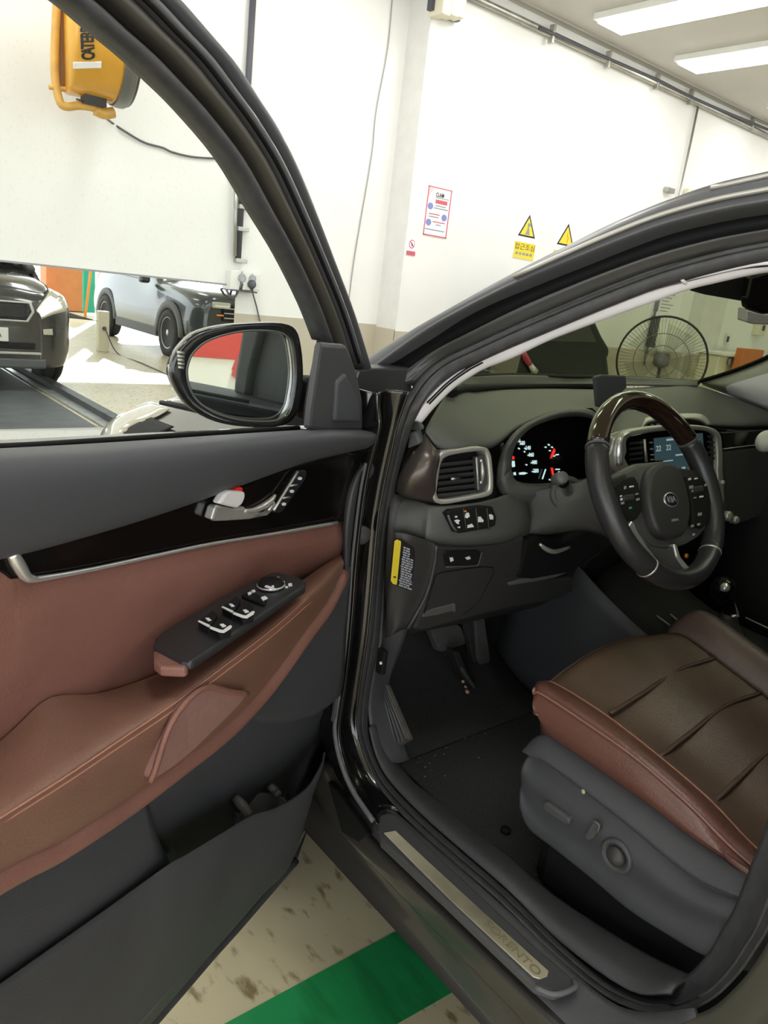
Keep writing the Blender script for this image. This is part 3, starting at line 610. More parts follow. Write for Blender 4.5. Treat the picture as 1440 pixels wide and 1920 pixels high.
rim_ = spline(nl[::-1]+nose, 4)
bmp = mesh_obj('front_bumper', [V((0, 2.445, .5))]+rim_, [(0, i, i+1) for i in range(1, len(rim_))]+[(0, len(rim_), 1)], m_paint, car)
for y0 in (2.3, 2.4): pass
loft('bumper_top', [[V((x, y, z)) for x, z in [(-p[0], p[1]) for p in FPROF[y][:5]][::-1]+FPROF[y][1:5]] for y in (2.15, 2.30, 2.40, 2.43)], m_paint, car, 4, 4, .008, face_cam=False)
box('grille', (0, 2.43, .80), (.86, .06, .17), mat('grille_mesh', (.012, .013, .014), .4, bump=1.0, bscale=60), car, .03)
ringpoly('grille_surround', [V((x, 2.468, z)) for x, z in ((-.46, .89), (.46, .89), (.49, .80), (.43, .70), (-.43, .70), (-.49, .80))], [V((x, 2.468, z)) for x, z in ((-.44, .875), (.44, .875), (.465, .80), (.415, .715), (-.415, .715), (-.465, .80))], (0, -.02, 0), m_silver, car, 1)
plate = box('license_plate', (.0, 2.47, .575), (.50, .012, .13), m_plastic_w, car, .004)
text('plate_lettering', 'AP', (.19, 2.479, .575), (-1, 0, 0), (0, 0, 1), .085, m_ink, plate, 'LEFT', .002)
box('bumper_strip', (0, 2.45, .40), (1.1, .03, .025), m_silver, car, .006); box('lower_grille', (0, 2.44, .47), (1.0, .03, .06), m_rubber2, car, .01); box('bumper_lip', (0, 2.40, .30), (1.2, .10, .10), m_clad, car, .02)
# ---- body shell: roof, right side, rear
loft('roof', [[V((x*1.0, y, z)) for x, z in ((-.60, 1.595-d), (-.48, 1.640-d), (0, 1.675-d), (.48, 1.640-d), (.60, 1.595-d))] for y, d in ((.42, .05), (.20, .008), (-.6, -.01), (-1.4, .02), (-2.0, .10))], m_paint, car, 4, 4, .03, face_cam=False)
loft('body_side_right', [[V((.62, y0, 1.60)), V((.68, y1, 1.48)), V((.86, y2, 1.10)), V((.925, y3, .84)), V((.925, y3, .55)), V((.88, y3, .33))] for y0, y1, y2, y3 in ((.45, .72, 1.2, 1.2), (-.0, -.0, .4, .4), (-.6, -.6, -.6, -.6), (-1.4, -1.5, -1.7, -1.7), (-1.9, -2.05, -2.2, -2.25))], m_paint, car, 4, 4, .05, face_cam=False)
loft('tailgate', [[V((-x, y, z)), V((-x*.5, y-.08, z)), V((0, y-.1, z)), V((x*.5, y-.08, z)), V((x, y, z))] for x, y, z in ((.56, -1.95, 1.56), (.70, -2.15, 1.15), (.86, -2.25, .9), (.88, -2.28, .6), (.85, -2.2, .35))], m_paint, car, 4, 4, .03, face_cam=False)
box('underbody', (0, .05, .33), (1.60, 3.6, .12), m_rubber2, car, .02)
tube('right_pillar', [(.785,1.22,1.15),(.74,.95,1.33),(.695,.75,1.43),(.63,.42,1.585),(.62,.30,1.60)], .05, m_paintp, car, 10, 4)
# rear door and quarter on the left, behind the open front door
loft('rear_door', [[V((-.86, y, 1.12)), V((-.925, y, .88)), V((-.93, y, .62)), V((-.90, y, .36))] for y in (-.08, -.5, -1.0)], m_paint, car, 4, 3, .05, face_cam=False)
prism('rear_door_glass', [V((-.855, -.12, 1.13)), V((-.68, -.02, 1.52)), V((-.66, -.9, 1.53)), V((-.84, -1.05, 1.14))], (.012, 0, 0), m_carglass, car, .002)
tube('rear_window_trim', [(-.865, -.10, 1.125), (-.85, -.6, 1.13), (-.845, -1.08, 1.14)], .008, m_chrome, car, 6, 3)
loft('rear_quarter', [[V((-.60, y0, 1.585)), V((-.68, y1, 1.50)), V((-.86, y2, 1.12)), V((-.92, y2, .85)), V((-.92, y2, .55)), V((-.88, y2, .35))] for y0, y1, y2 in ((-.98, -1.0, -1.0), (-1.5, -1.6, -1.7), (-1.95, -2.1, -2.25))], m_paint, car, 4, 4, .04, face_cam=False)
tube('roof_edge', [(-.60, .30, 1.60), (-.60, -.2, 1.62), (-.60, -.9, 1.615), (-.58, -1.9, 1.55)], .03, m_paint, car, 8, 3)
# ---- door opening: pillar, seals, sill (real surfaces of the left body side)
XZ = [(0.0, -.86), (.5, -.87), (.8, -.88), (1.0, -.875), (1.15, -.83), (1.28, -.757), (1.46, -.68), (1.59, -.615), (1.75, -.54)]
def xbody(z):
    if z <= XZ[0][0]: return XZ[0][1]
    for (a, b), (c, d) in zip(XZ, XZ[1:]):
        if z <= c: return b+(d-b)*(z-a)/(c-a)
    return XZ[-1][1]
def at_b(px, py, off=0.0):
    X = -.75
    for _ in range(12): p = at_x(px, py, X); X = .5*X+.5*(xbody(p.z)+off)
    return at_x(px, py, X)
def LB(pts, off): return [at_b(x, y, off) for x, y in pts]
def mix(a, b, t, lift=None): return [p*(1-t)+q*t+(lift or V()) for p, q in zip(a, b)]
OUTW = V((-.01, 0, .006))
P0 = [(1900,232),(1720,262),(1560,300),(1440,329),(1340,352),(1240,387),(1140,430),(1040,480),(940,532),(840,588),(760,634),(676,684)]
P1 = [(1900,300),(1720,328),(1560,365),(1440,382),(1340,400),(1240,426),(1160,455),(1080,487),(980,529),(880,578),(790,630),(690,703)]
P2 = [(1900,350),(1720,376),(1560,412),(1440,432),(1340,450),(1240,476),(1160,503),(1080,533),(980,575),(890,620),(800,668),(700,742)]
P3 = [(1900,380),(1720,405),(1560,440),(1440,455),(1340,474),(1240,500),(1160,528),(1080,560),(980,603),(900,640),(827,675),(770,722)]
a, b = LB(P0, .03), LB(P1, .012)
pillar = loft('a_pillar', [mix(a, a, 0, V((.05, .01, -.05))), a, mix(a, b, .2, OUTW*.9), mix(a, b, .55, OUTW*1.2), mix(a, b, .88, OUTW*.7), b, mix(b, b, 0, V((.05, 0, -.01)))], m_paintp, car, 5, 5, 0)
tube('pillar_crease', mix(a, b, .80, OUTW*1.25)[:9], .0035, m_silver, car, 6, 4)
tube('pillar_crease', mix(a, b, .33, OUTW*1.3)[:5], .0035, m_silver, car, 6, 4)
c2 = LB(P2, .045)
loft('door_gutter', [b, mix(b, c2, .25, V((.028, 0, 0))), mix(b, c2, .7, V((.022, 0, 0))), c2], m_rubber2, car, 5, 4, .004)
e2 = LB(P3, .055)
loft('pillar_flange', [c2, mix(c2, e2, .3, OUTW*.8), mix(c2, e2, .7, OUTW*.6), e2, mix(e2, e2, 0, V((.03, 0, -.02)))], m_flange, car, 5, 4, .004)
HL = [(697,735),(699,760),(703,800),(686,868),(676,920),(667,990),(660,1060),(655,1130),(648,1210),(640,1280),(632,1330),(628,1372),(638,1425),(660,1480),(700,1540)]
HR = [(768,735),(757,765),(746,800),(734,855),(721,915),(711,970),(704,1040),(699,1100),(690,1192),(680,1260),(673,1310),(669,1365),(686,1425),(712,1477),(748,1520)]
hl_ = [at_x(x, y, -.88) for x, y in HL]; hr_ = [at_x(x, y, -.815) for x, y in HR]
loft('hinge_pillar', [mix(hl_, hl_, 0, V((-.0, .05, 0))), hl_, mix(hl_, hr_, .12, V((0, -.008, 0))), mix(hl_, hr_, .5, V((.0, .016, 0))), mix(hl_, hr_, .85, V((.0, .012, 0))), hr_], m_paintg, car, 5, 5, .004)
tube('pillar_edge_glint', hl_[3:], [.0030]*4+[.0036]*4+[.0046]*4, m_clad, car, 8, 5)  # lighter grey tube draws the highlight along the gloss pillar edge
for x, y in ((690, 884), (684, 1006)):
    p = at_x(x, y, -.86); lathe('hinge_bolt', p+V((0, .012, 0)), (0, -1, 0), [(.016, 0), (.016, .008), (.012, .011), (0, .011)], m_rubber, car, 20)
prism('cowl_side', [at_y(x, y, 1.03) for x, y in ((672,694),(700,690),(775,690),(772,745),(740,800),(690,810),(660,790),(655,740))], (0, .05, 0), m_flange, car, .004)
# door opening seal: one continuous rubber loop
SO = [(1900,380,'b'),(1720,405,'b'),(1560,440,'b'),(1440,455,'b'),(1340,474,'b'),(1240,500,'b'),(1160,528,'b'),(1080,560,'b'),(980,603,'b'),(900,640,'b'),(827,675,'b'),(790,705,'b'),(762,745,'b'),(744,800,-.80),(732,855,-.80),(719,915,-.80),(709,970,-.80),(702,1040,-.80),(697,1100,-.80),(688,1192,-.80),(678,1260,-.80),(671,1310,-.80),(667,1365,-.80),(684,1425,-.80),(710,1480,-.80),(770,1545,-.80),(840,1608,-.80),(934,1688,-.80),(1038,1790,-.80),(1122,1860,-.79),(1180,1890,-.785),(1235,1902,-.78),(1289,1892,-.78),(1338,1866,-.78),(1383,1822,-.78),(1416,1775,-.78),(1442,1730,-.78),(1480,1640,-.775),(1510,1540,-.765),(1570,1300,-.745),(1650,1000,-.71),(1730,760,-.665),(1800,560,-.62)]
SI = [(1900,425,'b'),(1720,447,'b'),(1560,478,'b'),(1440,487,'b'),(1340,508,'b'),(1240,536,'b'),(1160,566,'b'),(1080,598,'b'),(980,640,'b'),(900,676,'b'),(840,705,'b'),(805,740,'b'),(782,780,'b'),(768,815,-.76),(752,870,-.76),(742,920,-.76),(732,975,-.76),(723,1040,-.76),(718,1100,-.76),(712,1192,-.76),(700,1260,-.76),(692,1310,-.76),(690,1365,-.76),(704,1420,-.76),(732,1468,-.76),(790,1528,-.76),(860,1590,-.76),(950,1668,-.76),(1050,1766,-.76),(1125,1828,-.755),(1180,1858,-.75),(1225,1868,-.745),(1265,1866,-.74),(1310,1845,-.74),(1348,1806,-.74),(1372,1766,-.74),(1398,1722,-.74),(1435,1630,-.74),(1468,1540,-.73),(1525,1300,-.71),(1600,1000,-.675),(1675,760,-.63),(1745,560,-.59)]
def sp_(t, off): return at_b(t[0], t[1], off) if t[2] == 'b' else at_x(*t)
so_, si_ = [sp_(t, .055) for t in SO], [sp_(t, .065) for t in SI]
INL = V((-.55, -.6, .58))
loft('door_seal', [so_, mix(so_, si_, .18, INL*.008), mix(so_, si_, .40, INL*.009), mix(so_, si_, .46, INL*.003), mix(so_, si_, .54, INL*.010), mix(so_, si_, .82, INL*.010), si_, mix(si_, si_, 0, V((.012, .02, -.01)))], m_rubber, car, 4, 4, .003)
# pale trim on the inside of the A pillar
W5 = [(1900,423),(1720,445),(1560,476),(1440,485),(1340,506),(1280,521),(1210,545),(1095,590),(1010,624),(945,653),(895,678),(868,693),(830,722),(795,757),(773,790)]
W6 = [(1900,448),(1720,469),(1560,499),(1440,510),(1340,531),(1293,543),(1227,566),(1110,608),(1027,640),(962,671),(913,690),(887,704),(850,729),(813,766),(790,794)]
a, b = LB(W5, .07), LB(W6, .095)
loft('pillar_trim', [mix(a, a, 0, V((.0, .02, -.01))), a, mix(a, b, .5, INL*.006), b, mix(b, b, 0, V((.03, .03, .0)))], m_head, car, 5, 3, .004)
for t in (.28, .5): tube('trim_slot', mix(a, b, t, INL*.008)[10:14], .0016, m_rubber2, car, 6, 5)
tube('trim_clip', [at_b(1279, 521, .065), at_b(1290, 534, .09)], .004, m_plastic_w, car, 6, 1)
prism('pillar_clip', [at_b(770, 792, .08), at_b(786, 791, .08), at_b(795, 806, .08), at_b(770, 807, .08)], (.02, .02, 0), m_hard, car, .003)
prism('pillar_base_trim', [at_b(768, 812, .08), at_b(780, 808, .08), at_b(788, 832, .08), at_b(763, 842, .08)], (.03, .02, 0), m_clad, car, .004)
# sill / rocker
RT_ = [(606,1430),(640,1508),(692,1568),(860,1735),(1042,1912),(1200,2065),(1400,2260)]
RB_ = [(556,1530),(578,1556),(640,1624),(770,1765),(913,1920),(1040,2062),(1200,2250)]
rt, rb_ = [at_x(x, y, -.862) for x, y in RT_], [at_x(x, y, -.868) for x, y in RB_]
loft('rocker_panel', [mix(rt, rt, 0, V((.05, 0, -.004))), rt, mix(rt, rb_, .12, V((-.006, 0, 0))), mix(rt, rb_, .40, V((-.004, 0, 0))), mix(rt, rb_, .5, V((.004, 0, 0))), mix(rt, rb_, .95, V((-.002, 0, 0))), rb_, mix(rb_, rb_, 0, V((.10, 0, -.01)))], mat('rocker_paint', (.043, .040, .037), .35, .2, coat=.5), car, 4, 3, .004)
tube('rocker_flange', [p+V((-.002, 0, -.002)) for p in rb_[1:]], .0035, m_silver, car, 6, 3)
ST = [(660,1480),(700,1540),(748,1585),(880,1715),(1062,1895),(1160,1975),(1300,2060)]
SR = [(710,1480),(735,1512),(770,1545),(934,1688),(1100,1843),(1180,1890),(1270,1905)]
a = [at_x(x, y, -.858) for x, y in RT_[1:]]; a = [at_x(x, y, -.858) for x, y in [(640,1508),(692,1568),(750,1626),(860,1735),(1042,1912),(1200,2065),(1400,2260)]]
b = [at_x(x, y, -.80) for x, y in [(684,1425),(722,1498),(790,1565),(934,1690),(1110,1852),(1200,1897),(1300,1890)]]
loft('sill_step', [a, mix(a, b, .15, V((0, 0, .006))), mix(a, b, .6, V((0, 0, .002))), b], m_hard, car, 4, 3, .006)
# dark notch at the front of the sill
prism('sill_notch', [at_x(614, 1466, -.870), at_x(628, 1480, -.870), at_x(690, 1566, -.870), at_x(672, 1580, -.870), at_x(640, 1560, -.870)], (.012, 0, 0), m_rubber2, car, .002)
SZ = .508
def sill(px, py, dz=0): return at_z(px, py, SZ+dz)
plate_ = prism('sill_plate', [sill(x, y, .006) for x, y in ((700,1540),(722,1518),(745,1528),(830,1612),(1000,1770),(1076,1835),(1076,1850),(1040,1862),(1003,1848),(860,1712),(715,1575))], (0, 0, -.016), m_hard, car, .004, smooth=False)
mp_ = prism('scuff_insert', [sill(x, y, .0075) for x, y in ((720,1561),(742,1557),(800,1612),(905,1708),(1029,1820),(1026,1830),(1012,1835),(1000,1831),(925,1762),(846,1688),(780,1622))], (0, 0, -.004), m_stepal, plate_, .001)
q = sill(905, 1722, .009); q2 = sill(1000, 1815, .009); dr = (q2-q).normalized(); n_ = V((0, 0, 1)).cross(dr)
text('sill_lettering', 'SORENTO', q+dr*.006, dr, n_, (q2-q).length*.185, mat('etched_letters', (.29, .26, .16), .5, .3), plate_, 'LEFT', .001, 1.25)
tube('plate_end_edge', [sill(1003, 1850, .004), sill(1040, 1864, .006), sill(1076, 1852, .008), sill(1078, 1838, .008)], .004, m_clad, plate_, 8, 4)
a = [at_x(x, y, -.765) for x, y in [(690,1365),(704,1420),(732,1468),(790,1528),(860,1590),(950,1668),(1050,1766),(1180,1858),(1260,1866)]]
b = [at_x(x, y, -.685) for x, y in [(726,1390),(742,1432),(770,1472),(813,1508),(884,1568),(951,1616),(1038,1689),(1180,1781),(1310,1850)]]
loft('sill_inner_trim', [a, mix(a, b, .2, V((0, 0, .012))), mix(a, b, .75, V((0, 0, .012))), b, mix(b, b, 0, V((.004, 0, -.06)))], m_hard, car, 4, 3, .005)
prism('sill_trim_step', [at_x(x, y, -.70) for x, y in ((750,1480),(768,1468),(792,1480),(870,1556),(850,1566),(800,1524))], (.02, 0, -.02), m_hard, car, .006)
# kick panel with ribbed plate beside the foot well
loft('kick_panel', [[at_x(x, y, -.755) for x, y in ((735,925),(722,1040),(716,1192),(700,1270),(692,1330),(706,1420))], [at_x(x, y, -.72) for x, y in ((745,1000),(735,1080),(725,1195),(714,1290),(716,1345),(742,1430))], [at_x(x, y, -.68) for x, y in ((790,1000),(790,1080),(760,1195),(730,1290),(745,1345),(770,1425))]], m_hard, car, 4, 4, .006)
rp = prism('ribbed_plate', [at_x(x, y, -.70) for x, y in ((712,1275),(722,1283),(766,1386),(735,1405),(722,1360),(708,1300))], (.015, 0, -.005), mat('scuffed_plastic', (.085, .076, .068), .7, noise=.35, nscale=50), car, .003)
for i in range(5):
    t = i/4; tube('rib', [at_x(711+t*10, 1285+t*3, -.703), at_x(736+t*26, 1400-t*15, -.703)], .0018, m_clad, rp, 5, 1)
box('kick_clip', at_x(716, 1240, -.755), (.012, .02, .05), m_rubber2, car, .003); lathe('clip_dot', at_x(715, 1243, -.765), (-1, 0, 0), [(.003, 0), (.003, .003), (0, .004)], m_white, car, 10)
# B pillar outside the seal
a = [at_x(x, y, -.80) for x, y in ((1270,1912),(1330,1892),(1380,1850),(1420,1800),(1450,1745),(1490,1650),(1530,1520),(1600,1280),(1680,1000))]; b = [at_x(x, y, -.86) for x, y in ((1300,2050),(1400,1990),(1480,1920),(1530,1850),(1570,1780),(1620,1680),(1660,1540),(1760,1280),(1860,1000))]
loft('b_pillar', [a, mix(a, b, .12, V((-.02, -.02, .01))), mix(a, b, .5, V((-.01, -.01, 0))), b, mix(b, b, 0, V((0, -.05, 0)))], mat('b_pillar_paint', (.105, .102, .080), .45, .1), car, 4, 4, .004)
loft('b_pillar_upper', [[V((-.84, .20, .95)), V((-.82, .17, 1.14)), V((-.70, .13, 1.42)), V((-.62, .10, 1.58))], [V((-.86, -.08, .95)), V((-.85, -.08, 1.14)), V((-.70, -.06, 1.45)), V((-.61, -.06, 1.60))]], m_paintg, car, 3, 3, .05)
loft('b_pillar_trim', [[V((-.78, .16, .60)), V((-.77, .14, 1.10)), V((-.62, .10, 1.56))], [V((-.74, -.05, .60)), V((-.73, -.05, 1.10)), V((-.60, -.03, 1.56))]], m_hard, car, 3, 3, .02)
# ================================================================ DRIVER DOOR
TH = math.radians(64); DH = V((-.90, .95, 0)); DE = V((-math.sin(TH), -math.cos(TH), 0)); DN = V((math.cos(TH), -math.sin(TH), 0))
def D(px, py, w=0.0): return at_p(px, py, DH, DN, w)
def DL(pts, w): return [D(x, y, w) for x, y in pts]
def DR(*rows): return [[D(*p) for p in r] for r in rows]
def zipw(pts, w): return [(x, y, w) for x, y in pts]
# outer skin / shell
BT = [(-260,2560),(50,2175),(200,2008),(280,1917),(400,1782),(550,1612)]
door = loft('driver_door', DR(zipw([(-320,850),(0,842),(280,824),(420,816),(560,806),(690,806)], -.10), zipw([(-320,1300),(0,1250),(280,1200),(420,1170),(560,1140),(660,1100)], -.16), zipw([(-320,2000),(0,1800),(280,1620),(420,1560),(560,1480),(620,1420)], -.15), zipw([(-260,2560),(50,2185),(205,2015),(288,1922),(408,1788),(556,1614)], -.09)), m_paint, car, 4, 4, .02)
# belt trim
loft('belt_trim', DR(zipw([(-330,856),(0,840),(150,832),(280,824),(400,816),(560,806),(640,803),(704,806)], -.035),
    zipw([(-330,862),(0,845),(150,837),(280,828),(400,819),(560,808),(640,805),(708,808)], .012),
    zipw([(-330,900),(0,872),(150,860),(280,847),(400,833),(560,816),(640,811),(709,813)], .040),
    zipw([(-330,1000),(0,950),(150,922),(280,900),(400,872),(560,840),(640,828),(709,824)], .046),
    zipw([(-330,1110),(0,1042),(150,1004),(280,966),(400,926),(560,869),(640,849),(703,837)], .030),
    zipw([(-330,1116),(0,1047),(150,1008),(280,970),(400,929),(560,871),(640,851),(702,839)], .0)), m_soft, door, 5, 4, .003)
tube('belt_seal', DL([(-330,850),(0,838),(150,829),(280,820),(400,812),(560,802)], -.030), .0035, m_rubber2, door, 6, 3)
# gloss trim
loft('gloss_trim', DR(zipw([(-40,1060),(22,1040),(60,1028),(150,1000),(280,963),(400,923),(500,888),(560,866),(640,846),(700,834)], .018),
    zipw([(0,1072),(35,1062),(70,1058),(160,1036),(285,1004),(400,973),(500,947),(565,929),(645,910),(690,900)], .0165),
    zipw([(20,1086),(48,1083),(80,1084),(170,1067),(290,1041),(400,1019),(500,1002),(570,990),(640,978),(680,970)], .016)), m_gloss, door, 4, 5, .004)
tube('chrome_strip', DL([(22,1036),(34,1058),(48,1080),(62,1085),(80,1084),(170,1068),(290,1042),(400,1019),(500,1003),(570,991),(632,980)], .020), [.005,.006,.005,.0038,.003,.0024,.0022,.0022,.0022,.0028,.003], m_chrome, door, 8, 4)
prism('chrome_corner', DL([(20,1036),(30,1034),(52,1076),(50,1088),(40,1080)], .024), -DN*.01, m_chrome, door, .002)
# leather upper
loft('leather_panel', DR(zipw([(-330,1120),(-20,1040),(28,1040),(70,1078),(170,1062),(290,1040),(400,1018),(500,1001),(570,989),(642,978)], .012),
    zipw([(-330,1300),(0,1170),(40,1170),(80,1165),(175,1145),(290,1118),(395,1082),(500,1040),(572,1028),(646,1020)], .016),
    zipw([(-330,1700),(-40,1470),(50,1400),(110,1350),(180,1330),(285,1290),(390,1215),(490,1120),(572,1085),(640,1066)], -.006)), m_leather, door, 4, 5, .004)
# armrest body
AR = [[(-330,1640,.005),(-330,1720,.05),(-330,1790,.090),(-330,1850,.090),(-330,1890,.075),(-330,1905,.02)],
      [(-60,1440,.004),(-60,1510,.055),(-60,1572,.090),(-60,1630,.088),(-60,1682,.074),(-60,1694,.02)],
      [(25,1368,.004),(40,1440,.055),(50,1503,.090),(45,1570,.086),(35,1624,.072),(35,1640,.02)],
      [(95,1308,.004),(112,1385,.052),(130,1452,.090),(125,1530,.086),(110,1587,.070),(110,1602,.02)],
      [(185,1300,.004),(205,1335,.050),(232,1383,.090),(240,1455,.084),(230,1511,.068),(233,1527,.02)],
      [(285,1268,.006),(300,1292,.050),(332,1315,.090),(345,1375,.083),(338,1432,.066),(343,1447,.02)],
      [(378,1225,.010),(392,1236,.055),(428,1243,.090),(437,1302,.080),(428,1362,.064),(435,1377,.02)],
      [(478,1155,.012),(492,1166,.060),(512,1178,.088),(512,1226,.078),(501,1285,.060),(508,1302,.02)],
      [(556,1096,.014),(566,1108,.060),(578,1120,.082),(578,1152,.074),(572,1188,.056),(577,1205,.02)],
      [(604,1062,.014),(608,1074,.050),(616,1086,.066),(620,1110,.060),(612,1134,.046),(618,1150,.02)],
      [(640,1040,.010),(642,1048,.030),(645,1056,.036),(643,1066,.034),(640,1078,.028),(640,1086,.01)]]
arm = loft('armrest', [[D(*c) for c in r] for r in AR], m_leather2, door, 4, 4, 0)
for off in (0, 9): tube('stitching', [D(r[2][0]+off*.5, r[2][1]+off, r[2][2]+.001) for r in AR[1:9]], .0011, m_stitch, door, 5, 5)
tube('armrest_rim', [D(r[4][0], r[4][1], r[4][2]-.004) for r in AR], .014, m_leather, door, 8, 4)
prism('pull_recess_pad', [D(x, y, w) for x, y, w in ((298,1420,.094),(328,1345,.097),(360,1305,.097),(390,1290,.095),(430,1297,.092),(462,1301,.087),(440,1332,.085),(390,1382,.083),(335,1432,.083),(282,1462,.086))], -DN*.02, m_pad, door, .003, 3)
tube('recess_edge', [D(x, y, w) for x, y, w in ((282,1464,.087),(292,1440,.092),(312,1376,.097),(332,1338,.098),(362,1303,.098),(392,1288,.096),(430,1297,.093),(464,1301,.088))], .0035, m_leather, door, 6, 4)
# switch block
SP = [D(300, 1190, .030), D(357, 1243, .100), D(572, 1100, .098)]; SN = (SP[1]-SP[0]).cross(SP[2]-SP[0]).normalized()
if SN.dot(CAM-SP[0]) < 0: SN = -SN
def SW(px, py, w=0.0): return at_p(px, py, SP[0], SN, w)
prism('switch_panel', [SW(x, y) for x, y in ((286,1212),(290,1196),(304,1183),(340,1160),(400,1127),(460,1094),(505,1073),(522,1071),(560,1081),(574,1090),(572,1100),(540,1120),(470,1168),(405,1212),(358,1243),(340,1240))], -SN*.010, mat('switch_panel_black', (.024, .025, .028), .38), door, .004)
prism('switch_panel_end', [SW(x, y, -.004) for x, y in ((288,1215),(340,1242),(354,1245),(346,1252),(300,1250),(288,1240))], -SN*.012, m_leather, door, .003)
sx_ = (SW(440, 1150)-SW(400, 1172)).normalized(); sy_ = SN.cross(sx_)
def sw_quad(nm, pts, hgt, m, par, bev=.0015): return prism(nm, [SW(x, y, hgt) for x, y in pts], -SN*(hgt+.002), m, par, bev)
def mark(nm, pts, par, hgt=.0105): return prism(nm, [SW(x, y, hgt) for x, y in pts], -SN*.0012, m_white, par, 0)
for ox, oy, sc in ((0, 0, 1.0), (44.5, -26.5, .97)):   # two pairs of window switches
    def o_(pts): return [(371+ox+(x-371)*sc, 1165+oy+(y-1165)*sc) for x, y in pts]
    k1 = sw_quad('window_switch', o_([(371,1163),(384,1155),(398,1143),(408,1150),(396,1172),(391,1174)]), .009, m_rubber2, door)
    k2 = sw_quad('window_switch', o_([(396,1174),(412,1152),(434,1162),(432,1178),(416,1184),(410,1183)]), .009, m_rubber2, door)
    mark('switch_mark', o_([(371,1164),(374,1163),(394,1172),(392,1175)]), k1); mark('switch_mark', o_([(385,1158),(391,1158),(396,1162),(390,1163)]), k1)
    mark('switch_mark', o_([(395,1174),(412,1180),(418,1181),(431,1172),(435,1173),(433,1177),(420,1185),(411,1184),(393,1177)]), k2); mark('switch_mark', o_([(412,1170),(418,1169),(424,1173),(417,1175)]), k2)
k = sw_quad('lock_switch', [(452,1115),(466,1106),(482,1113),(500,1122),(496,1132),(470,1123)], .005, m_rubber2, door)
for q in ([(464,1111),(470,1109),(472,1112),(466,1115)], [(471,1107),(477,1105),(479,1108),(473,1110)], [(489,1120),(497,1117),(502,1121),(493,1125)]): mark('switch_mark', q, k, .0065)
kc = SW(508, 1101); lathe('mirror_knob', kc, SN, [(.0165, 0), (.0165, .006), (.014, .009), (.0, .009)], m_rubber2, door, 28)
lathe('knob_ring', kc, SN, [(.0165, .001), (.0185, .003), (.0175, .005), (.0165, .004)], m_chrome, door, 28, cap=False)
mark('knob_mark', [(496,1099),(500,1097),(517,1103),(514,1106)], door, .0102); mark('knob_mark', [(509,1098),(513,1097),(514,1099),(510,1100)], door, .0102)
for q in ([(517,1082),(522,1081),(525,1084),(519,1085)], [(526,1088),(534,1090),(534,1092),(526,1090)], [(540,1094),(547,1093),(548,1097),(541,1098)], [(535,1099),(540,1099),(540,1101),(535,1101)]): mark('panel_mark', q, door, .0012)
# lower door panels
loft('lower_panel', DR(zipw([(-330,1890),(-60,1688),(35,1636),(110,1598),(233,1523),(275,1498)], .030), zipw([(-330,2080),(-60,1800),(35,1740),(110,1695),(240,1610),(292,1560)], .040), zipw([(-330,2200),(-60,1910),(35,1840),(150,1760),(262,1678),(314,1630)], .036)), m_lower, door, 4, 4, .004)
loft('pocket_back', DR(zipw([(272,1500),(343,1440),(437,1372),(510,1296),(580,1190),(640,1070)], .020), zipw([(290,1560),(375,1500),(460,1440),(530,1375),(590,1290),(640,1190)], .012), zipw([(300,1590),(392,1535),(474,1478),(545,1415),(596,1355),(632,1290)], -.015), zipw([(325,1680),(430,1630),(500,1570),(565,1520),(604,1450),(628,1400)], -.13)), m_lower, door, 4, 4, .004)
loft('pocket_wall', DR(zipw([(272,1502),(290,1560),(310,1622)], .030), zipw([(276,1500),(296,1556),(322,1628)], -.03)), m_lower, door, 3, 2, .003)
lip = [(-330,2215),(-60,1895),(0,1850),(150,1743),(258,1665),(312,1626),(350,1604),(420,1561),(470,1531),(520,1514),(572,1480),(600,1436),(607,1412)]
bot = [(-300,2560),(20,2215),(60,2165),(165,2045),(225,1980),(262,1937),(290,1905),(345,1842),(390,1790),(440,1735),(495,1672),(548,1612),(585,1500)]
mid = [(a*.5+c*.5, b*.5+d*.5) for (a, b), (c, d) in zip(lip, bot)]
lw = [.038,.040,.040,.040,.042,.048,.052,.056,.050,.048,.044,.034,.02]
loft('pocket_panel', [[D(x, y, w-.03) for (x, y), w in zip(lip, lw)], [D(x, y-1, w) for (x, y), w in zip(lip, lw)], [D(x+2, y+10, w+.008) for (x, y), w in zip(lip, lw)], [D(x, y, w*.8+.012) for (x, y), w in zip(mid, lw)], [D(x, y, .012) for x, y in bot], [D(x, y+2, -.03) for x, y in bot]], m_lower, door, 4, 4, .003)
tube('lower_edge_seal', [D(x+6, y+2, -.012) for x, y in bot[:-1]], .008, m_rubber, door, 8, 3)
tube('lower_edge_trim', [D(x-6, y-14, .020) for x, y in bot[3:-1]], .003, m_clad, door, 6, 3)
loft('speaker_cover', DR(zipw([(590,1160),(612,1140),(640,1080),(660,1060)], .022), zipw([(510,1270),(550,1250),(610,1200),(650,1180)], .034), zipw([(462,1330),(510,1320),(590,1290),(646,1262)], .040), zipw([(452,1340),(500,1352),(580,1338),(640,1300)], .034), zipw([(460,1346),(505,1360),(580,1346),(640,1308)], .0)), m_lower, door, 5, 4, .004)
for q in ([(440,1494,.0), (452,1508,.012), (470,1530,.03)], [(505,1472,-.01), (516,1484,.0), (522,1490,.01)]): tube('pocket_rib', [D(*p) for p in q], [.006, .008, .006], m_hard, door, 8, 4)
lathe('cup_ring', D(492, 1518, .0), (0, 0, 1), [(.04, -.05), (.045, 0), (.04, .0), (.035, -.05)], m_lower, door, 24)
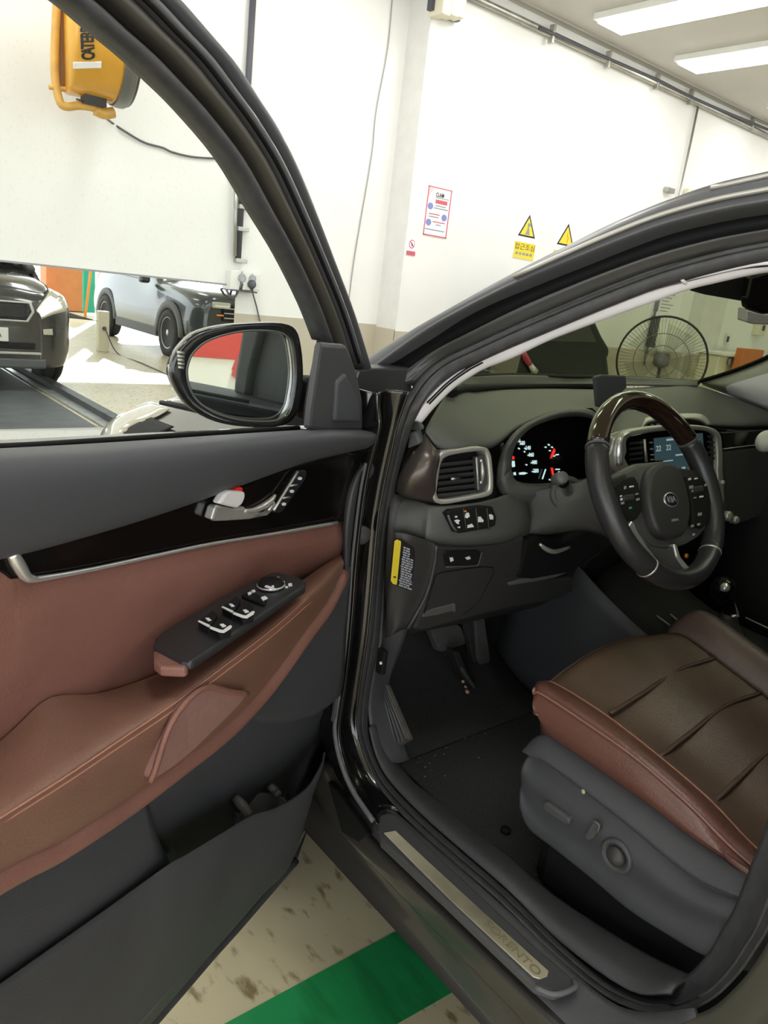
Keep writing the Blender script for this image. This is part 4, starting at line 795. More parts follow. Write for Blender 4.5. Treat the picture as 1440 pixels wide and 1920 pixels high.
loft('front_end_cover', DR(zipw([(684,866),(668,880),(656,900),(647,930),(641,985),(641,1050),(638,1130),(634,1200),(628,1280),(622,1340)], .012), zipw([(684,868),(674,890),(665,920),(657,965),(652,1010),(650,1070),(645,1140),(640,1210),(633,1290),(626,1350)], .026), zipw([(684,872),(678,905),(673,940),(667,990),(662,1040),(658,1100),(652,1170),(646,1240),(639,1300),(630,1360)], .006)), m_hard, door, 4, 4, .006)
# window frame
FI = [(-150,-190),(-60,-110),(40,-55),(127,2),(187,53),(247,103),(300,153),(353,207),(427,297),(487,398),(535,479),(579,570),(606,640)]
FO = [(60,-260),(140,-170),(220,-80),(309,-5),(369,60),(420,118),(464,183),(503,243),(535,305),(567,380),(610,490),(650,594),(683,700)]
fi, fo = DL(FI, -.035), DL(FO, -.06)
def fm(t, w): return [p*(1-t)+q*t+DN*w for p, q in zip(fi, fo)]
loft('window_frame', [fm(0, -.02), fm(0, .0), fm(.06, .008), fm(.17, .008), fm(.20, -.016), fm(.31, -.018)], m_rubber, door, 4, 3, .003)
loft('frame_trim', [fm(.30, -.012), fm(.33, .010), fm(.42, .016), fm(.52, .010), fm(.55, -.006)], mat('frame_trim_plastic', (.070, .066, .054), .45), door, 4, 3, .003)
loft('frame_outer', [fm(.54, -.006), fm(.58, .018), fm(.66, .020), fm(.71, -.004), fm(.78, -.008), fm(.84, .016), fm(.93, .018), fm(1.0, .0), fm(1.0, -.06)], m_paintp, door, 4, 4, .003)
tube('glass_run', fm(.57, .020), .003, m_rubber2, door, 6, 4)
for k in (6, 8, 9, 10, 11): pass
# window pane
pane = [D(x, y, -.045) for x, y in [(-330,852),(-330,-330),(-150,-195)]+FI[1:]+[(600,660),(588,735),(575,806)]]
prism('window_pane', pane, -DN*.004, m_door_glass, door, 0)
# sail panel + tweeter
prism('sail_panel', [D(x, y, .012) for x, y in ((602,642),(650,646),(660,668),(672,705),(681,750),(682,808),(612,810),(579,806),(585,755),(592,710))], -DN*.012, m_hard, door, .006)
prism('tweeter_cover', [D(x, y, .018) for x, y in ((634,716),(650,700),(668,742),(677,770),(676,792),(629,791))], -DN*.012, m_soft, door, .004)
tube('sail_seal', DL([(604,640),(594,690),(584,740),(577,795)], -.01), .008, m_rubber2, door, 8, 4)
# outside mirror
MW = -.16
MO = [(318,700),(322,678),(335,654),(364,626),(410,612),(470,606),(530,606),(556,618),(566,650),(570,700),(566,745),(556,780),(536,797),(500,802),(440,799),(390,786),(350,760),(327,728)]
MI = [(350,700),(353,680),(362,661),(386,640),(425,626),(470,619),(520,621),(540,632),(548,658),(552,700),(548,740),(540,770),(522,787),(492,791),(445,787),(402,774),(370,752),(355,726)]
mc = D(455, 702, MW); mn = V((math.cos(math.radians(-102.5)), math.sin(math.radians(-102.5)), .03)).normalized()
def MT(x, y, w=0.): return at_p(x, y, mc, mn, w)
mo = [MT(x, y, .012) for x, y in MO]
ringpoly('mirror_housing', mo, [MT(x, y, .010) for x, y in MI], -mn*.03, m_paintg, door, 3, .004)
prism('mirror_glass', [MT(x, y, -.006) for x, y in MI], -mn*.003, m_mirror, door, 0, 3)
tube('mirror_bezel', [MT(x, y, .006) for x, y in MI], .0022, m_grill, door, 6, 3, True)
BK = (mc-CAM).normalized()*.55-mn*.75
cen = [p-mn*.01 for p in mo]; mcen = sum(cen, V())/len(cen)
loft('mirror_shell', [[mcen+(p-mcen)*s+BK*d for p in cen+cen[:1]] for s, d in ((1.0, 0), (1.0, .02), (.93, .07), (.75, .11), (.4, .135), (.02, .14))], m_paintg, door, 2, 3, .004, face_cam=False)
for i in range(5): tube('lamp_rib', [MT(336+i*.5-4, 660+i*7, .014), MT(346-i*.3, 662+i*7, .014)], .0022, m_silver, door, 5, 1)
box('mirror_foot', D(574, 745, -.11), (.05, .06, .07), m_rubber2, door, .015)
# inside handle and memory keys
hb = loft('handle_bowl', DR(zipw([(445,915),(480,900),(525,888),(545,890)], .017), zipw([(445,940),(480,928),(515,915),(530,920)], -.012), zipw([(450,962),(480,950),(510,935),(522,935)], -.008), zipw([(455,968),(490,966),(515,950),(524,938)], .018)), mat('bowl_plastic', (.045, .043, .043), .25, .3), door, 4, 4, .003)
tube('handle_bowl_rim', DL([(456,958),(475,957),(495,948),(508,938),(516,928)], .020), [.003,.004,.0045,.004,.002], m_silver, door, 8, 4)
hd = prism('door_handle', DL([(411,945),(424,924),(432,920),(460,922),(461,932),(455,946),(446,953),(430,950)], .034), -DN*.012, mat('bright_handle', (.85, .84, .87), .35, .2), door, .003)
prism('handle_base', DL([(398,974),(406,950),(412,947),(440,953),(460,950),(464,958),(500,962),(508,948),(516,938),(520,950),(505,965),(470,974),(430,977),(404,978)], .022), -DN*.012, m_silver, door, .003)
prism('handle_lug', DL([(397,974),(404,951),(411,947),(416,952),(407,968),(405,977)], .030), -DN*.012, m_chrome, door, .002)
prism('lock_button', DL([(441,919),(447,914),(455,914),(456,922),(443,922)], .030), -DN*.01, m_red, door, .001)
mk = prism('memory_keys', DL([(512,958),(556,886),(564,881),(574,882),(576,888),(572,900),(534,955),(524,963),(514,962)], .022), -DN*.008, mat('memory_key_plastic', (.020, .022, .025), .2, coat=.5), door, .002)
tube('memory_key_edge', DL([(513,957),(535,921),(558,884)], .024), .0022, m_silver, mk, 6, 2)
for x, y in ((563, 897), (548, 921), (533, 945)): prism('key_mark', DL([(x-4,y-1),(x,y-3),(x+4,y-1),(x+2,y+3),(x-3,y+3)], .0235), -DN*.001, m_white, mk, 0)
for x, y in ((549, 910), (535, 933)): tube('key_gap', DL([(x-5, y+1), (x+8, y-1)], .0235), .0014, m_chrome, mk, 5, 1)
tube('handle_side_glint', DL([(503,957), (512,946)], .024), .0018, m_chrome, door, 5, 1)
# ================================================================ CABIN
# floor, tunnel, bulkhead, inner right side
loft('carpet', [[V((x, y, z)) for x in (-.70, -.4, -.12, .15)] for y, z in ((-1.2, .43), (.2, .43), (.85, .43), (1.10, .46), (1.32, .62), (1.45, .95), (1.5, 1.12))], m_carpet, car, 3, 4, .01)
loft('bulkhead', [[V((-.74, 1.0, z)), V((-.72, 1.30, z)), V((0, 1.52, z)), V((.74, 1.30, z))] for z in (.40, .80, 1.14)], m_rubber2, car, 3, 3, .01)
loft('passenger_door_trim', [[V((.74, 1.15, 1.20)), V((.74, .4, 1.18)), V((.74, -.5, 1.18))], [V((.70, 1.15, .9)), V((.68, .4, .9)), V((.70, -.5, .9))], [V((.74, 1.15, .42)), V((.72, .4, .42)), V((.74, -.5, .42))]], m_dashdk, car, 3, 3, .01)
loft('headliner', [[V((x, y, z)) for x, z in ((-.56, 1.56), (0, 1.625), (.56, 1.56))] for y in (.36, -.4, -1.3)], m_head, car, 3, 3, .01)
loft('carpet_right', [[V((x, y, .43)) for x in (.1, .45, .74)] for y in (-1.3, 0, 1.3)], m_carpet, car, 2, 2, .01)
bs = box('rear_bench', (.0, -1.1, .72), (1.35, .30, .75), m_seat, car, .08)
ps = box('passenger_seat', (.40, .30, .63), (.50, .60, .24), m_seat, car, .06); box('seat_back', (.40, -.12, 1.0), (.48, .20, .75), m_seat, ps, .07)
mt = prism('floor_mat', [V((x, y, .442)) for x, y in ((-.655, .42), (-.655, .80), (-.64, 1.03), (-.48, 1.06), (-.20, 1.06), (-.16, .95), (-.16, .42))], (0, 0, -.008), m_mat, None, .004)
tag(mt, 'black carpet floor mat with crumbs in the driver foot well', 'mat')
loft('mat_toe', [[V((-.66, 1.0, .448)), V((-.42, 1.0, .448)), V((-.17, 1.0, .448))], [V((-.66, 1.12, .482)), V((-.42, 1.12, .482)), V((-.17, 1.12, .482))], [V((-.67, 1.28, .60)), V((-.42, 1.30, .60)), V((-.17, 1.30, .60))], [V((-.68, 1.38, .76)), V((-.42, 1.42, .76)), V((-.17, 1.42, .76))]], m_mat, mt, 3, 4, .004)
cv, cf = [], []
rnd = random.Random(7)
cr_pts = [(rnd.gauss(870, 32), rnd.gauss(1330, 42)) for _ in range(70)]+[(rnd.gauss(800, 40), rnd.gauss(1410, 30)) for _ in range(26)]
for x, y in cr_pts:
    p = at_z(x, y, .445)
    if p.y > 1.03 or p.y < .5 or p.x < -.64 or p.x > -.18: continue
    r = rnd.uniform(.0008, .0022); k = len(cv)
    cv += [p+V((r, 0, 0)), p+V((0, r, 0)), p+V((-r, 0, 0)), p+V((0, -r, 0)), p+V((0, 0, r*1.2))]; cf += [(k, k+1, k+4), (k+1, k+2, k+4), (k+2, k+3, k+4), (k+3, k, k+4)]
o = mesh_obj('crumbs', cv, cf, m_dirt, mt); o['kind'] = 'stuff'
sc = lathe('mat_clip', at_z(948, 1558, .446), (0, 0, 1), [(.010, 0), (.010, .004), (.006, .007), (0, .007)], m_rubber2, mt, 16)
for x, y, r in ((868, 1278, .0045), (873, 1288, .004), (876, 1297, .006)):
    tag(lathe('pebble', at_y(x, y, 1.085), (0, -.5, .8), [(r*.5, -r*.3), (r, 0), (r*.7, r*.5), (0, r*.6)], mat('pebble_stone', (.62, .36, .22), .8), None, 10), None)
for i, o in enumerate([o for o in bpy.data.objects if o.name.startswith('pebble')]):
    tag(o, ('highest of the three tan grit stones on the mat by the gas pedal', 'middle of the three tan grit stones on the mat by the gas pedal', 'largest and lowest of the three tan grit stones by the gas pedal')[i], 'stone', 'grit stones on the mat')
# pedals
def quadp(nm, pts, Y, ext, m, par, bev=.004): return prism(nm, [at_y(x, y, Y) for x, y in pts], ext, m, par, bev)
m_pedal = mat('pedal_rubber', (.11, .105, .105), .7, noise=.1, nscale=60)
bk_ = quadp('brake_pedal', [(807,1180),(812,1176),(858,1170),(866,1176),(875,1205),(868,1210),(830,1222),(822,1218)], 1.19, (0, .02, -.008), m_pedal, car)
tube('pedal_arm', [at_y(866, 1185, 1.21), at_y(874, 1168, 1.24), at_y(880, 1120, 1.28)], .010, m_rubber2, bk_, 8, 3)
gp = quadp('gas_pedal', [(874,1166),(909,1158),(914,1190),(922,1240),(926,1268),(934,1290),(893,1292),(890,1250)], 1.17, (0, .02, -.005), mat('gas_pedal_plastic', (.048, .044, .043), .6, noise=.15, nscale=40), car)
tr = quadp('pedal_tread', [(891,1164),(909,1160),(922,1262),(905,1270),(896,1232)], 1.163, (0, .01, 0), m_pedal, gp, .002)
for i in range(5):
    t = i/4; tube('tread_rib', [at_y(893+t*14, 1166-t*2, 1.161), at_y(906+t*13, 1266-t*3, 1.161)], .0012, m_clad, tr, 5, 1)
quadp('pedal_foot', [(880,1296),(900,1294),(935,1284),(938,1304),(915,1318),(893,1312)], 1.14, (0, .05, 0), m_rubber2, gp, .006)
tube('pedal_side', [at_y(850, 1224, 1.14), at_y(868, 1258, 1.12), at_y(890, 1290, 1.10)], .006, m_hard, gp, 6, 3)
quadp('pedal_housing', [(850,1222),(862,1222),(888,1282),(878,1292),(866,1262)], 1.12, (0, .03, 0), m_dashdk, gp, .004)
# ---- dashboard
def Yp(px, py, Y): return at_y(px, py, Y)
dash = loft('dashboard', [
  [Yp(835,742,1.12), Yp(870,735,1.18), Yp(900,732,1.26), Yp(960,729,1.36), Yp(1020,728,1.44), Yp(1080,728,1.49), Yp(1130,728,1.43), Yp(1190,727,1.34), Yp(1240,724,1.28), Yp(1300,722,1.21), Yp(1370,744,1.12), Yp(1440,772,1.02), Yp(1476,800,1.05)],
  [Yp(820,765,1.06), Yp(860,756,1.10), Yp(885,753,1.14), Yp(940,745,1.19), Yp(1005,738,1.22), Yp(1070,736,1.24), Yp(1122,738,1.25), Yp(1180,742,1.22), Yp(1240,738,1.19), Yp(1305,738,1.15), Yp(1380,758,1.08), Yp(1450,782,1.0), Yp(1476,806,1.02)],
  [Yp(803,795,.99), Yp(842,800,.99), Yp(880,800,1.0), Yp(930,792,1.03), Yp(990,770,1.05), Yp(1060,757,1.07), Yp(1112,764,1.08), Yp(1165,790,1.07), Yp(1230,775,1.06), Yp(1310,775,1.05), Yp(1380,785,1.02), Yp(1450,795,.985), Yp(1476,812,.99)],
  [Yp(800,812,.965), Yp(822,836,.95), Yp(870,840,.94), Yp(925,832,.95), Yp(975,798,.965), Yp(1050,770,.98), Yp(1108,774,.99), Yp(1150,815,.97), Yp(1220,805,.99), Yp(1310,796,1.0), Yp(1380,800,1.0), Yp(1450,802,.99), Yp(1476,816,.97)],
  [Yp(800,815,1.0), Yp(822,842,1.0), Yp(870,848,1.0), Yp(925,840,1.0), Yp(980,804,1.0), Yp(1050,776,1.02), Yp(1105,782,1.02), Yp(1148,825,1.02), Yp(1220,812,1.03), Yp(1310,802,1.03), Yp(1380,806,1.03), Yp(1450,808,1.02), Yp(1476,822,1.0)]], m_dash, car, 4, 4, .005)
tube('defrost_slot', [Yp(845,734,1.13), Yp(880,729,1.22), Yp(960,726,1.37), Yp(1060,725,1.45), Yp(1150,725,1.36)], .010, m_rubber2, dash, 6, 4)
loft('cowl_strip', [[Yp(870,707,1.25), Yp(960,703,1.42), Yp(1060,705,1.50), Yp(1180,706,1.38), Yp(1308,714,1.22)], [Yp(868,713,1.24), Yp(960,713,1.40), Yp(1060,715,1.48), Yp(1180,716,1.36), Yp(1308,719,1.20)], [Yp(866,722,1.22), Yp(960,721,1.39), Yp(1060,721,1.46), Yp(1180,721,1.34), Yp(1308,723,1.19)]], m_dash, dash, 4, 3, .004)
# main dash face (behind the trim pieces)
loft('dash_face', [[Yp(735,925,.985), Yp(800,930,.965), Yp(900,880,.98), Yp(985,930,.99), Yp(1060,945,.99), Yp(1135,900,.99), Yp(1240,830,1.02), Yp(1350,815,1.02), Yp(1460,815,1.0), Yp(1476,825,.98)],
  [Yp(728,990,.97), Yp(795,1010,.95), Yp(880,1005,.945), Yp(985,1000,.96), Yp(1070,1005,.98), Yp(1140,990,.99), Yp(1240,930,1.0), Yp(1350,900,1.0), Yp(1460,890,.98), Yp(1476,890,.97)],
  [Yp(722,1100,.99), Yp(790,1105,.965), Yp(880,1100,.96), Yp(985,1090,.975), Yp(1060,1085,1.0), Yp(1140,1060,1.02), Yp(1240,1020,1.04), Yp(1350,980,1.04), Yp(1460,960,1.02), Yp(1476,960,1.0)],
  [Yp(722,1195,1.06), Yp(790,1180,1.03), Yp(880,1162,1.03), Yp(985,1140,1.05), Yp(1052,1122,1.07), Yp(1140,1085,1.08), Yp(1240,1050,1.09), Yp(1350,1020,1.09), Yp(1460,1000,1.08), Yp(1476,1000,1.06)],
  [Yp(722,1196,1.2), Yp(790,1181,1.2), Yp(880,1163,1.2), Yp(985,1141,1.2), Yp(1052,1123,1.2), Yp(1140,1086,1.2), Yp(1240,1051,1.2), Yp(1350,1021,1.2), Yp(1460,1001,1.2), Yp(1476,1001,1.2)]], m_dashdk, dash, 4, 4, .005)
# left air vent pod
pod = loft('vent_pod', [[Yp(797,812,.975), Yp(778,842,.965), Yp(758,870,.965), Yp(745,900,.97), Yp(741,922,.975)],
  [Yp(806,826,.955), Yp(792,850,.94), Yp(778,880,.935), Yp(765,905,.94), Yp(760,932,.95)],
  [Yp(816,840,.94), Yp(812,858,.925), Yp(806,890,.92), Yp(805,915,.925), Yp(810,942,.935)],
  [Yp(826,846,.945), Yp(824,865,.93), Yp(818,892,.925), Yp(817,920,.93), Yp(822,944,.94)]], m_podmetal, dash, 4, 4, .006)
VO = [(812,930),(814,905),(820,868),(830,848),(860,842),(905,838),(920,848),(925,880),(926,915),(918,930),(880,938),(828,946)]
VI = [(820,928),(822,905),(827,872),(836,858),(862,851),(902,846),(912,853),(916,882),(917,910),(911,922),(878,930),(832,937)]
VP, VN = V((-.65, .925, 1.09)), V((-.10, -1, .12)).normalized()
def VT(x, y, w=0.): return at_p(x, y, VP, VN, w)
vent = ringpoly('air_vent', [VT(*p) for p in VO], [VT(x, y, -.002) for x, y in VI], -VN*.03, m_silver, dash, 3, .003)
0 and ringpoly('vent_gold_top', [VT(x, y, .001) for x, y in VO], [VT(x*.5+a*.5, y*.5+b*.5, .001) for (x, y), (a, b) in zip(VO, VI)], -VN*.02, m_podmetal, dash, 3, .001)
prism('vent_well', [VT(x, y, -.028) for x, y in VI], -VN*.004, m_rubber2, dash, 0)
for i in range(6):
    y0 = 866+i*11.5; prism('vent_slat', [VT(823-i*.6, y0+3, -.008), VT(893, y0-5, -.008), VT(893, y0+2, -.02), VT(822-i*.6, y0+10, -.02)], VN*.0015, m_hard, dash, .0004)
prism('vent_knob', [VT(x, y, -.002) for x, y in ((846,896),(852,894),(866,897),(852,902))], -VN*.01, m_dashdk, dash, .001); tube('vent_knob_tip', [VT(846, 898, 0), VT(853, 898, .001)], .0022, m_silver, dash, 6, 1)
prism('vent_wheel_panel', [VT(x, y, -.004) for x, y in ((893,858),(908,853),(913,880),(914,908),(908,916),(897,918))], -VN*.012, m_hard, dash, .001)
tube('vent_wheel', [VT(903, 866, -.001), VT(905, 886, .004), VT(904, 904, -.001)], [.002, .004, .002], m_silver, dash, 6, 3)
for y in (864, 904): lathe('wheel_dot', VT(902, y, -.003), VN, [(.003, 0), (.003, .001), (0, .001)], m_white, dash, 10)
tube('vent_divider', [VT(893, 858, -.003), VT(897, 918, -.003)], .002, m_silver, dash, 6, 1)
# instrument hood and cluster
CP, CN = V((-.37, .975, 1.12)), V((0, -1, .25)).normalized()
def CT(x, y, w=0.): return at_p(x, y, CP, CN, w)
HO = [(930,910),(934,868),(950,828),(985,794),(1050,768),(1105,770),(1140,800),(1146,860),(1135,925),(1070,950),(1000,945),(950,938)]
HI = [(958,880),(961,850),(972,826),(1000,800),(1050,783),(1100,782),(1126,800),(1130,845),(1118,890),(1072,902),(1010,908),(968,903)]
loft('cluster_hood', [[CT(x, y, w+.035*(y < 830)) for x, y in HO+HO[:1]] for w in (.005,)]+[[CT(a*.5+x*.5, b*.5+y*.5, .026+.03*(b < 830)) for (a, b), (x, y) in zip(HO+HO[:1], HI+HI[:1])]]+[[CT(x, y, .012+.02*(y < 830)) for x, y in HI+HI[:1]]]+[[CT(x, y, -.05) for x, y in HI+HI[:1]]], m_dash, dash, 3, 4, .003)
cl = prism('instrument_cluster', [CT(x, y, -.045) for x, y in [(940,890),(945,830),(1000,780),(1060,765),(1110,765),(1150,800),(1150,900),(1080,930),(960,925)]], -CN*.01, m_gloss, dash, 0)
def cmark(pts, m, w=-.043): return prism('dial_mark', [CT(x, y, w) for x, y in pts], -CN*.001, m, cl, 0)
def cbar(x, y, dx, dy, m, t=1.2):
    l = math.hypot(dx, dy); nx, ny = -dy/l*t, dx/l*t; return cmark([(x+nx, y+ny), (x+dx+nx, y+dy+ny), (x+dx-nx, y+dy-ny), (x-nx, y-ny)], m)
for (x, y), s_ in zip(((965,826),(974,831),(985,840),(991,853),(997,867),(1000,883)), ('100', '120', '140', '160', '180', '200')):
    p = CT(x, y, -.043); text('dial_number', s_, p, CT(x+5, y, -.043)-p, CT(x, y-5, -.043)-p, .0115, m_dial, cl, 'LEFT', .0006, 1, .02)
for x, y, dx, dy in ((966,825,4,-3),(976,832,6,-1),(984,840,4,3),(990,854,7,-3),(996,868,7,-2),(998,884,7,1),(972,840,3,2),(983,846,2,2),(986,871,3,1)): cbar(x, y, dx, dy, m_dial, 1.1)
cmark([(959,864),(965,864),(966,875),(961,876)], m_dial); cmark([(958,856),(964,855),(965,861),(958,862)], m_dialr); cmark([(963,886),(967,885),(968,891),(964,891)], m_dial); cmark([(974,886),(983,885),(990,887),(983,890),(974,890)], m_dial)
for x, y, dx, dy in ((1022,838,3,1),(1028,833,3,2),(1034,838,3,1),(1030,845,3,0),(1038,855,3,0),(1042,853,6,-1),(1042,880,8,0),(1044,887,2,4),(1048,884,2,4),(1030,899,3,1)): cbar(x, y, dx, dy, m_dial, 1.2)
cmark([(1039,840),(1042,845),(1036,858),(1032,860),(1034,852)], m_dialr); cmark([(1033,877),(1037,877),(1040,896),(1042,902),(1038,902)], m_dialr)
tube('dial_needle', [CT(1017, 898, -.040), CT(1023, 880, -.040)], .0016, m_dial, cl, 6, 1)
# switch shelf and lower panels
LP, LN = V((-.6, .925, 1.01)), V((0, -1, .18)).normalized()
def LT_(x, y, w=0.): return at_p(x, y, LP, LN, w)
loft('switch_shelf', [[LT_(x, y, w) for x, y, w in ((738,928,-.06),(790,942,-.02),(818,948,.0),(880,944,.008),(930,934,.006),(975,918,-.02),(1000,925,-.05))],
   [LT_(x, y, w) for x, y, w in ((733,960,-.05),(790,968,-.006),(812,972,.010),(880,972,.016),(930,968,.012),(980,955,-.005),(1000,955,-.04))],
   [LT_(x, y, w) for x, y, w in ((728,988,-.05),(788,1005,-.008),(806,1008,.010),(880,1012,.018),(940,1006,.014),(982,990,.0),(1000,985,-.04))],
   [LT_(x, y, w) for x, y, w in ((728,993,-.06),(790,1016,-.03),(810,1022,-.012),(880,1024,-.008),(945,1018,-.012),(985,1005,-.02),(1000,1000,-.05))]], m_dash, dash, 4, 4, .006)
SB = [(838,962),(846,956),(905,948),(924,950),(931,970),(929,986),(915,991),(862,1000),(850,997)]
sbk = prism('switch_bank', [LT_(x, y, .022) for x, y in SB], -LN*.014, m_rubber2, dash, .002)
tube('bank_bevel', [LT_(840, 966, .023), LT_(846, 982, .024), LT_(855, 996, .023)], .0022, m_clad, dash, 6, 2)
for x0, x1 in ((869, 874), (892, 897), (913, 917)): tube('bank_gap', [LT_(x0, 953, .0225), LT_(x1, 994, .0225)], .0009, m_hard, dash, 5, 1)
def smark(pts, m=m_white, w=.0232, par=None): return prism('switch_mark', [LT_(x, y, w) for x, y in pts], -LN*.001, m, par or dash, 0)
for q in ([(853,968),(857,967),(858,970),(854,971)], [(852,976),(858,974),(863,976),(860,979),(861,983),(857,982)], [(858,988),(863,987),(863,990),(859,990)], [(874,962),(879,961),(881,968),(876,972),(872,970)], [(877,985),(885,982),(889,988),(877,990)], [(897,969),(902,969),(904,973),(907,975),(906,979),(897,979)], [(917,965),(921,964),(925,967),(925,974),(919,974)]): smark(q)
smark([(869,958),(874,957),(876,960),(871,960)], m_org)
KP, KN = V((-.6, .94, .86)), V((0, -1, -.18)).normalized()
def KT(x, y, w=0.): return at_p(x, y, KP, KN, w)
kp = prism('lower_panel_left', [KT(x, y, .008) for x, y in ((775,1180),(795,1130),(812,1060),(817,1024),(880,1026),(945,1020),(984,1006),(978,1060),(1000,1090),(1074,1082),(1076,1108),(1052,1124),(950,1142),(850,1168),(790,1184))], -KN*.05, m_dashdk, dash, .006)
loft('dash_end_cap', [[KT(x, y, -.015) for x, y in ((738,998),(734,1060),(726,1120),(722,1196))], [KT(x, y, .004) for x, y in ((768,1004),(768,1060),(757,1130),(735,1192))], [KT(x, y, .008) for x, y in ((806,1016),(803,1060),(788,1120),(752,1182))], [KT(x, y, .012) for x, y in ((817,1022),(812,1066),(798,1122),(772,1178))]], m_dashdk, dash, 4, 4, .004)
tube('end_cap_edge', [KT(x, y, .014) for x, y in ((818,1024),(814,1060),(798,1118),(765,1178))], .003, m_hard, dash, 6, 4)
st_ = prism('warning_label', [KT(x, y, .006) for x, y in ((746,1014),(776,1026),(779,1040),(772,1105),(764,1106),(737,1096))], -KN*.0015, m_ink, dash, 0)
prism('yellow_strip', [KT(x, y, .0075) for x, y in ((740,1015),(745,1012),(752,1015),(752,1020),(745,1090),(744,1097),(737,1095),(733,1089))], -KN*.001, m_yelp, st_, .0004)
prism('label_sign', [KT(x, y, .0082) for x, y in ((737,1081),(743,1081),(741,1085))], -KN*.0006, m_ink, st_, 0)
rn2 = random.Random(3)
m_ltxt = mat('label_grey_print', (.42, .45, .52), .6)
for i in range(17):   # rows of fine print across the label
    y = 1025+i*4.6; a = 757-i*.55+rn2.uniform(-1, 1); b = (771 if i < 4 else 776)-i*.25+rn2.uniform(-2, 0)
    x = a
    while x < b-2:
        l = rn2.uniform(3, 8); prism('print_line', [KT(x, y+(x-757)*.35, .0072), KT(min(x+l, b), y+(min(x+l, b)-757)*.35, .0072), KT(min(x+l, b), y+2.9+(min(x+l, b)-757)*.35, .0072), KT(x, y+2.9+(x-757)*.35, .0072)], -KN*.0004, m_ltxt, st_, 0); x += l+1.3
prism('small_switch_bank', [KT(x, y, .012) for x, y in ((832,1040),(838,1034),(895,1032),(902,1036),(897,1056),(890,1060),(836,1062))], -KN*.004, m_rubber2, dash, .002)
tube('small_bank_edge', [KT(836, 1063, .012), KT(890, 1061, .013), KT(898, 1055, .013), KT(903, 1036, .012)], .0016, m_hard, dash, 6, 3)
for pts in ([(843,1046),(849,1045),(851,1051),(845,1054)], [(872,1046),(881,1043),(883,1048),(876,1050)]): prism('switch_mark', [KT(x, y, .013) for x, y in pts], -KN*.001, m_white, dash, .0003)
tube('fuse_lid_gap', [KT(x, y, .009) for x, y in ((795,1150),(815,1085),(822,1076),(850,1070),(924,1064),(912,1100),(895,1130),(868,1152))], .0012, m_rubber2, dash, 5, 3)
prism('fuse_lid_pull', [KT(x, y, .010) for x, y in ((792,1158),(795,1150),(812,1142),(848,1133),(852,1136),(848,1146),(820,1154))], -KN*.006, m_dash, dash, .002); prism('pull_side', [KT(x, y, .012) for x, y in ((848,1133),(854,1132),(855,1146),(850,1148))], -KN*.006, m_clad, dash, .001)
quadp('knee_bolster', [(968,1085),(985,1012),(1010,1005),(1060,1010),(1100,990),(1130,1005),(1128,1035),(1072,1075),(1000,1088)], .925, (0, .06, 0), m_rubber2, dash, .01)
tube('tilt_lever', [Yp(1012,1020,.905), Yp(1025,1030,.90), Yp(1042,1034,.90), Yp(1068,1026,.905)], [.003,.005,.005,.003], m_silver, dash, 8, 4)
quadp('hood_latch_ledge', [(952,1093),(975,1085),(1055,1070),(1066,1074),(1040,1084),(1000,1092),(955,1099)], .930, (0, .02, 0), m_clad, dash, .003)
loft('column_shroud', [[Yp(985,925,.95), Yp(1035,915,.90), Yp(1080,905,.86), Yp(1140,880,.83)], [Yp(990,965,.95), Yp(1040,950,.89), Yp(1085,940,.85), Yp(1140,930,.82)], [Yp(985,1000,.95), Yp(1040,990,.90), Yp(1090,985,.86), Yp(1140,990,.83)], [Yp(985,1010,.97), Yp(1040,1002,.94), Yp(1095,995,.90), Yp(1145,1010,.87)]], m_dash, dash, 4, 4, .005)
stk = lathe('stalk_boot', Yp(1062, 925, .885), (-.5, -.8, .2), [(.035, -.01), (.035, .004), (.026, .010), (.022, .004), (0, .004)], m_hard, dash, 28)
tube('stalk', [Yp(1066, 925, .885), Yp(1062, 912, .84), Yp(1054, 902, .80)], [.011, .011, .010], m_gloss, dash, 12, 3)
lathe('stalk_end', Yp(1050, 897, .785), (-.5, -.75, .35), [(.010, -.02), (.011, -.01), (.011, .012), (.009, .015), (0, .016)], m_dash, dash, 24)
# center stack
TP, TN = V((0, .915, 1.12)), V((-.12, -1, .20)).normalized()
def TT(x, y, w=0.): return at_p(x, y, TP, TN, w)
CO = [(1146,874),(1147,845),(1152,822),(1172,810),(1215,801),(1280,796),(1330,800),(1350,812),(1355,835),(1356,880),(1350,960),(1240,960)]
CI = [(1178,870),(1176,848),(1176,826),(1186,818),(1218,811),(1280,805),(1326,808),(1342,816),(1346,838),(1346,880),(1340,950),(1245,950)]
ringpoly('stack_surround', [TT(*p) for p in CO], [TT(*p) for p in CI], -TN*.03, m_silver, dash, 3, .004)
tube('surround_highlight', [TT(x, y, .002) for x, y in ((1160,872),(1160,845),(1164,822),(1180,811))], [.010,.010,.007,.003], m_chrome, dash, 8, 4)
prism('stack_face', [TT(x, y, -.012) for x, y in CI], -TN*.01, m_gloss, dash, 0)
for i in range(5): prism('vent_slat', [TT(1180, 830+i*10, -.008), TT(1205, 827+i*10, -.008), TT(1205, 831+i*10, -.011), TT(1180, 834+i*10, -.011)], TN*.001, m_hard, dash, 0)
for i in range(5): prism('vent_slat', [TT(1326, 816+i*10, -.008), TT(1341, 818+i*10, -.008), TT(1341, 822+i*10, -.011), TT(1326, 820+i*10, -.011)], TN*.001, m_hard, dash, 0)
tube('screen_bezel', [TT(1208, 824, -.008), TT(1212, 866, -.008)], .0035, m_silver, dash, 6, 1)
scn = prism('navigation_screen', [TT(x, y, -.008) for x, y in ((1228,822),(1318,812),(1322,882),(1262,886),(1250,862),(1230,864))], -TN*.004, m_screen, dash, .001)
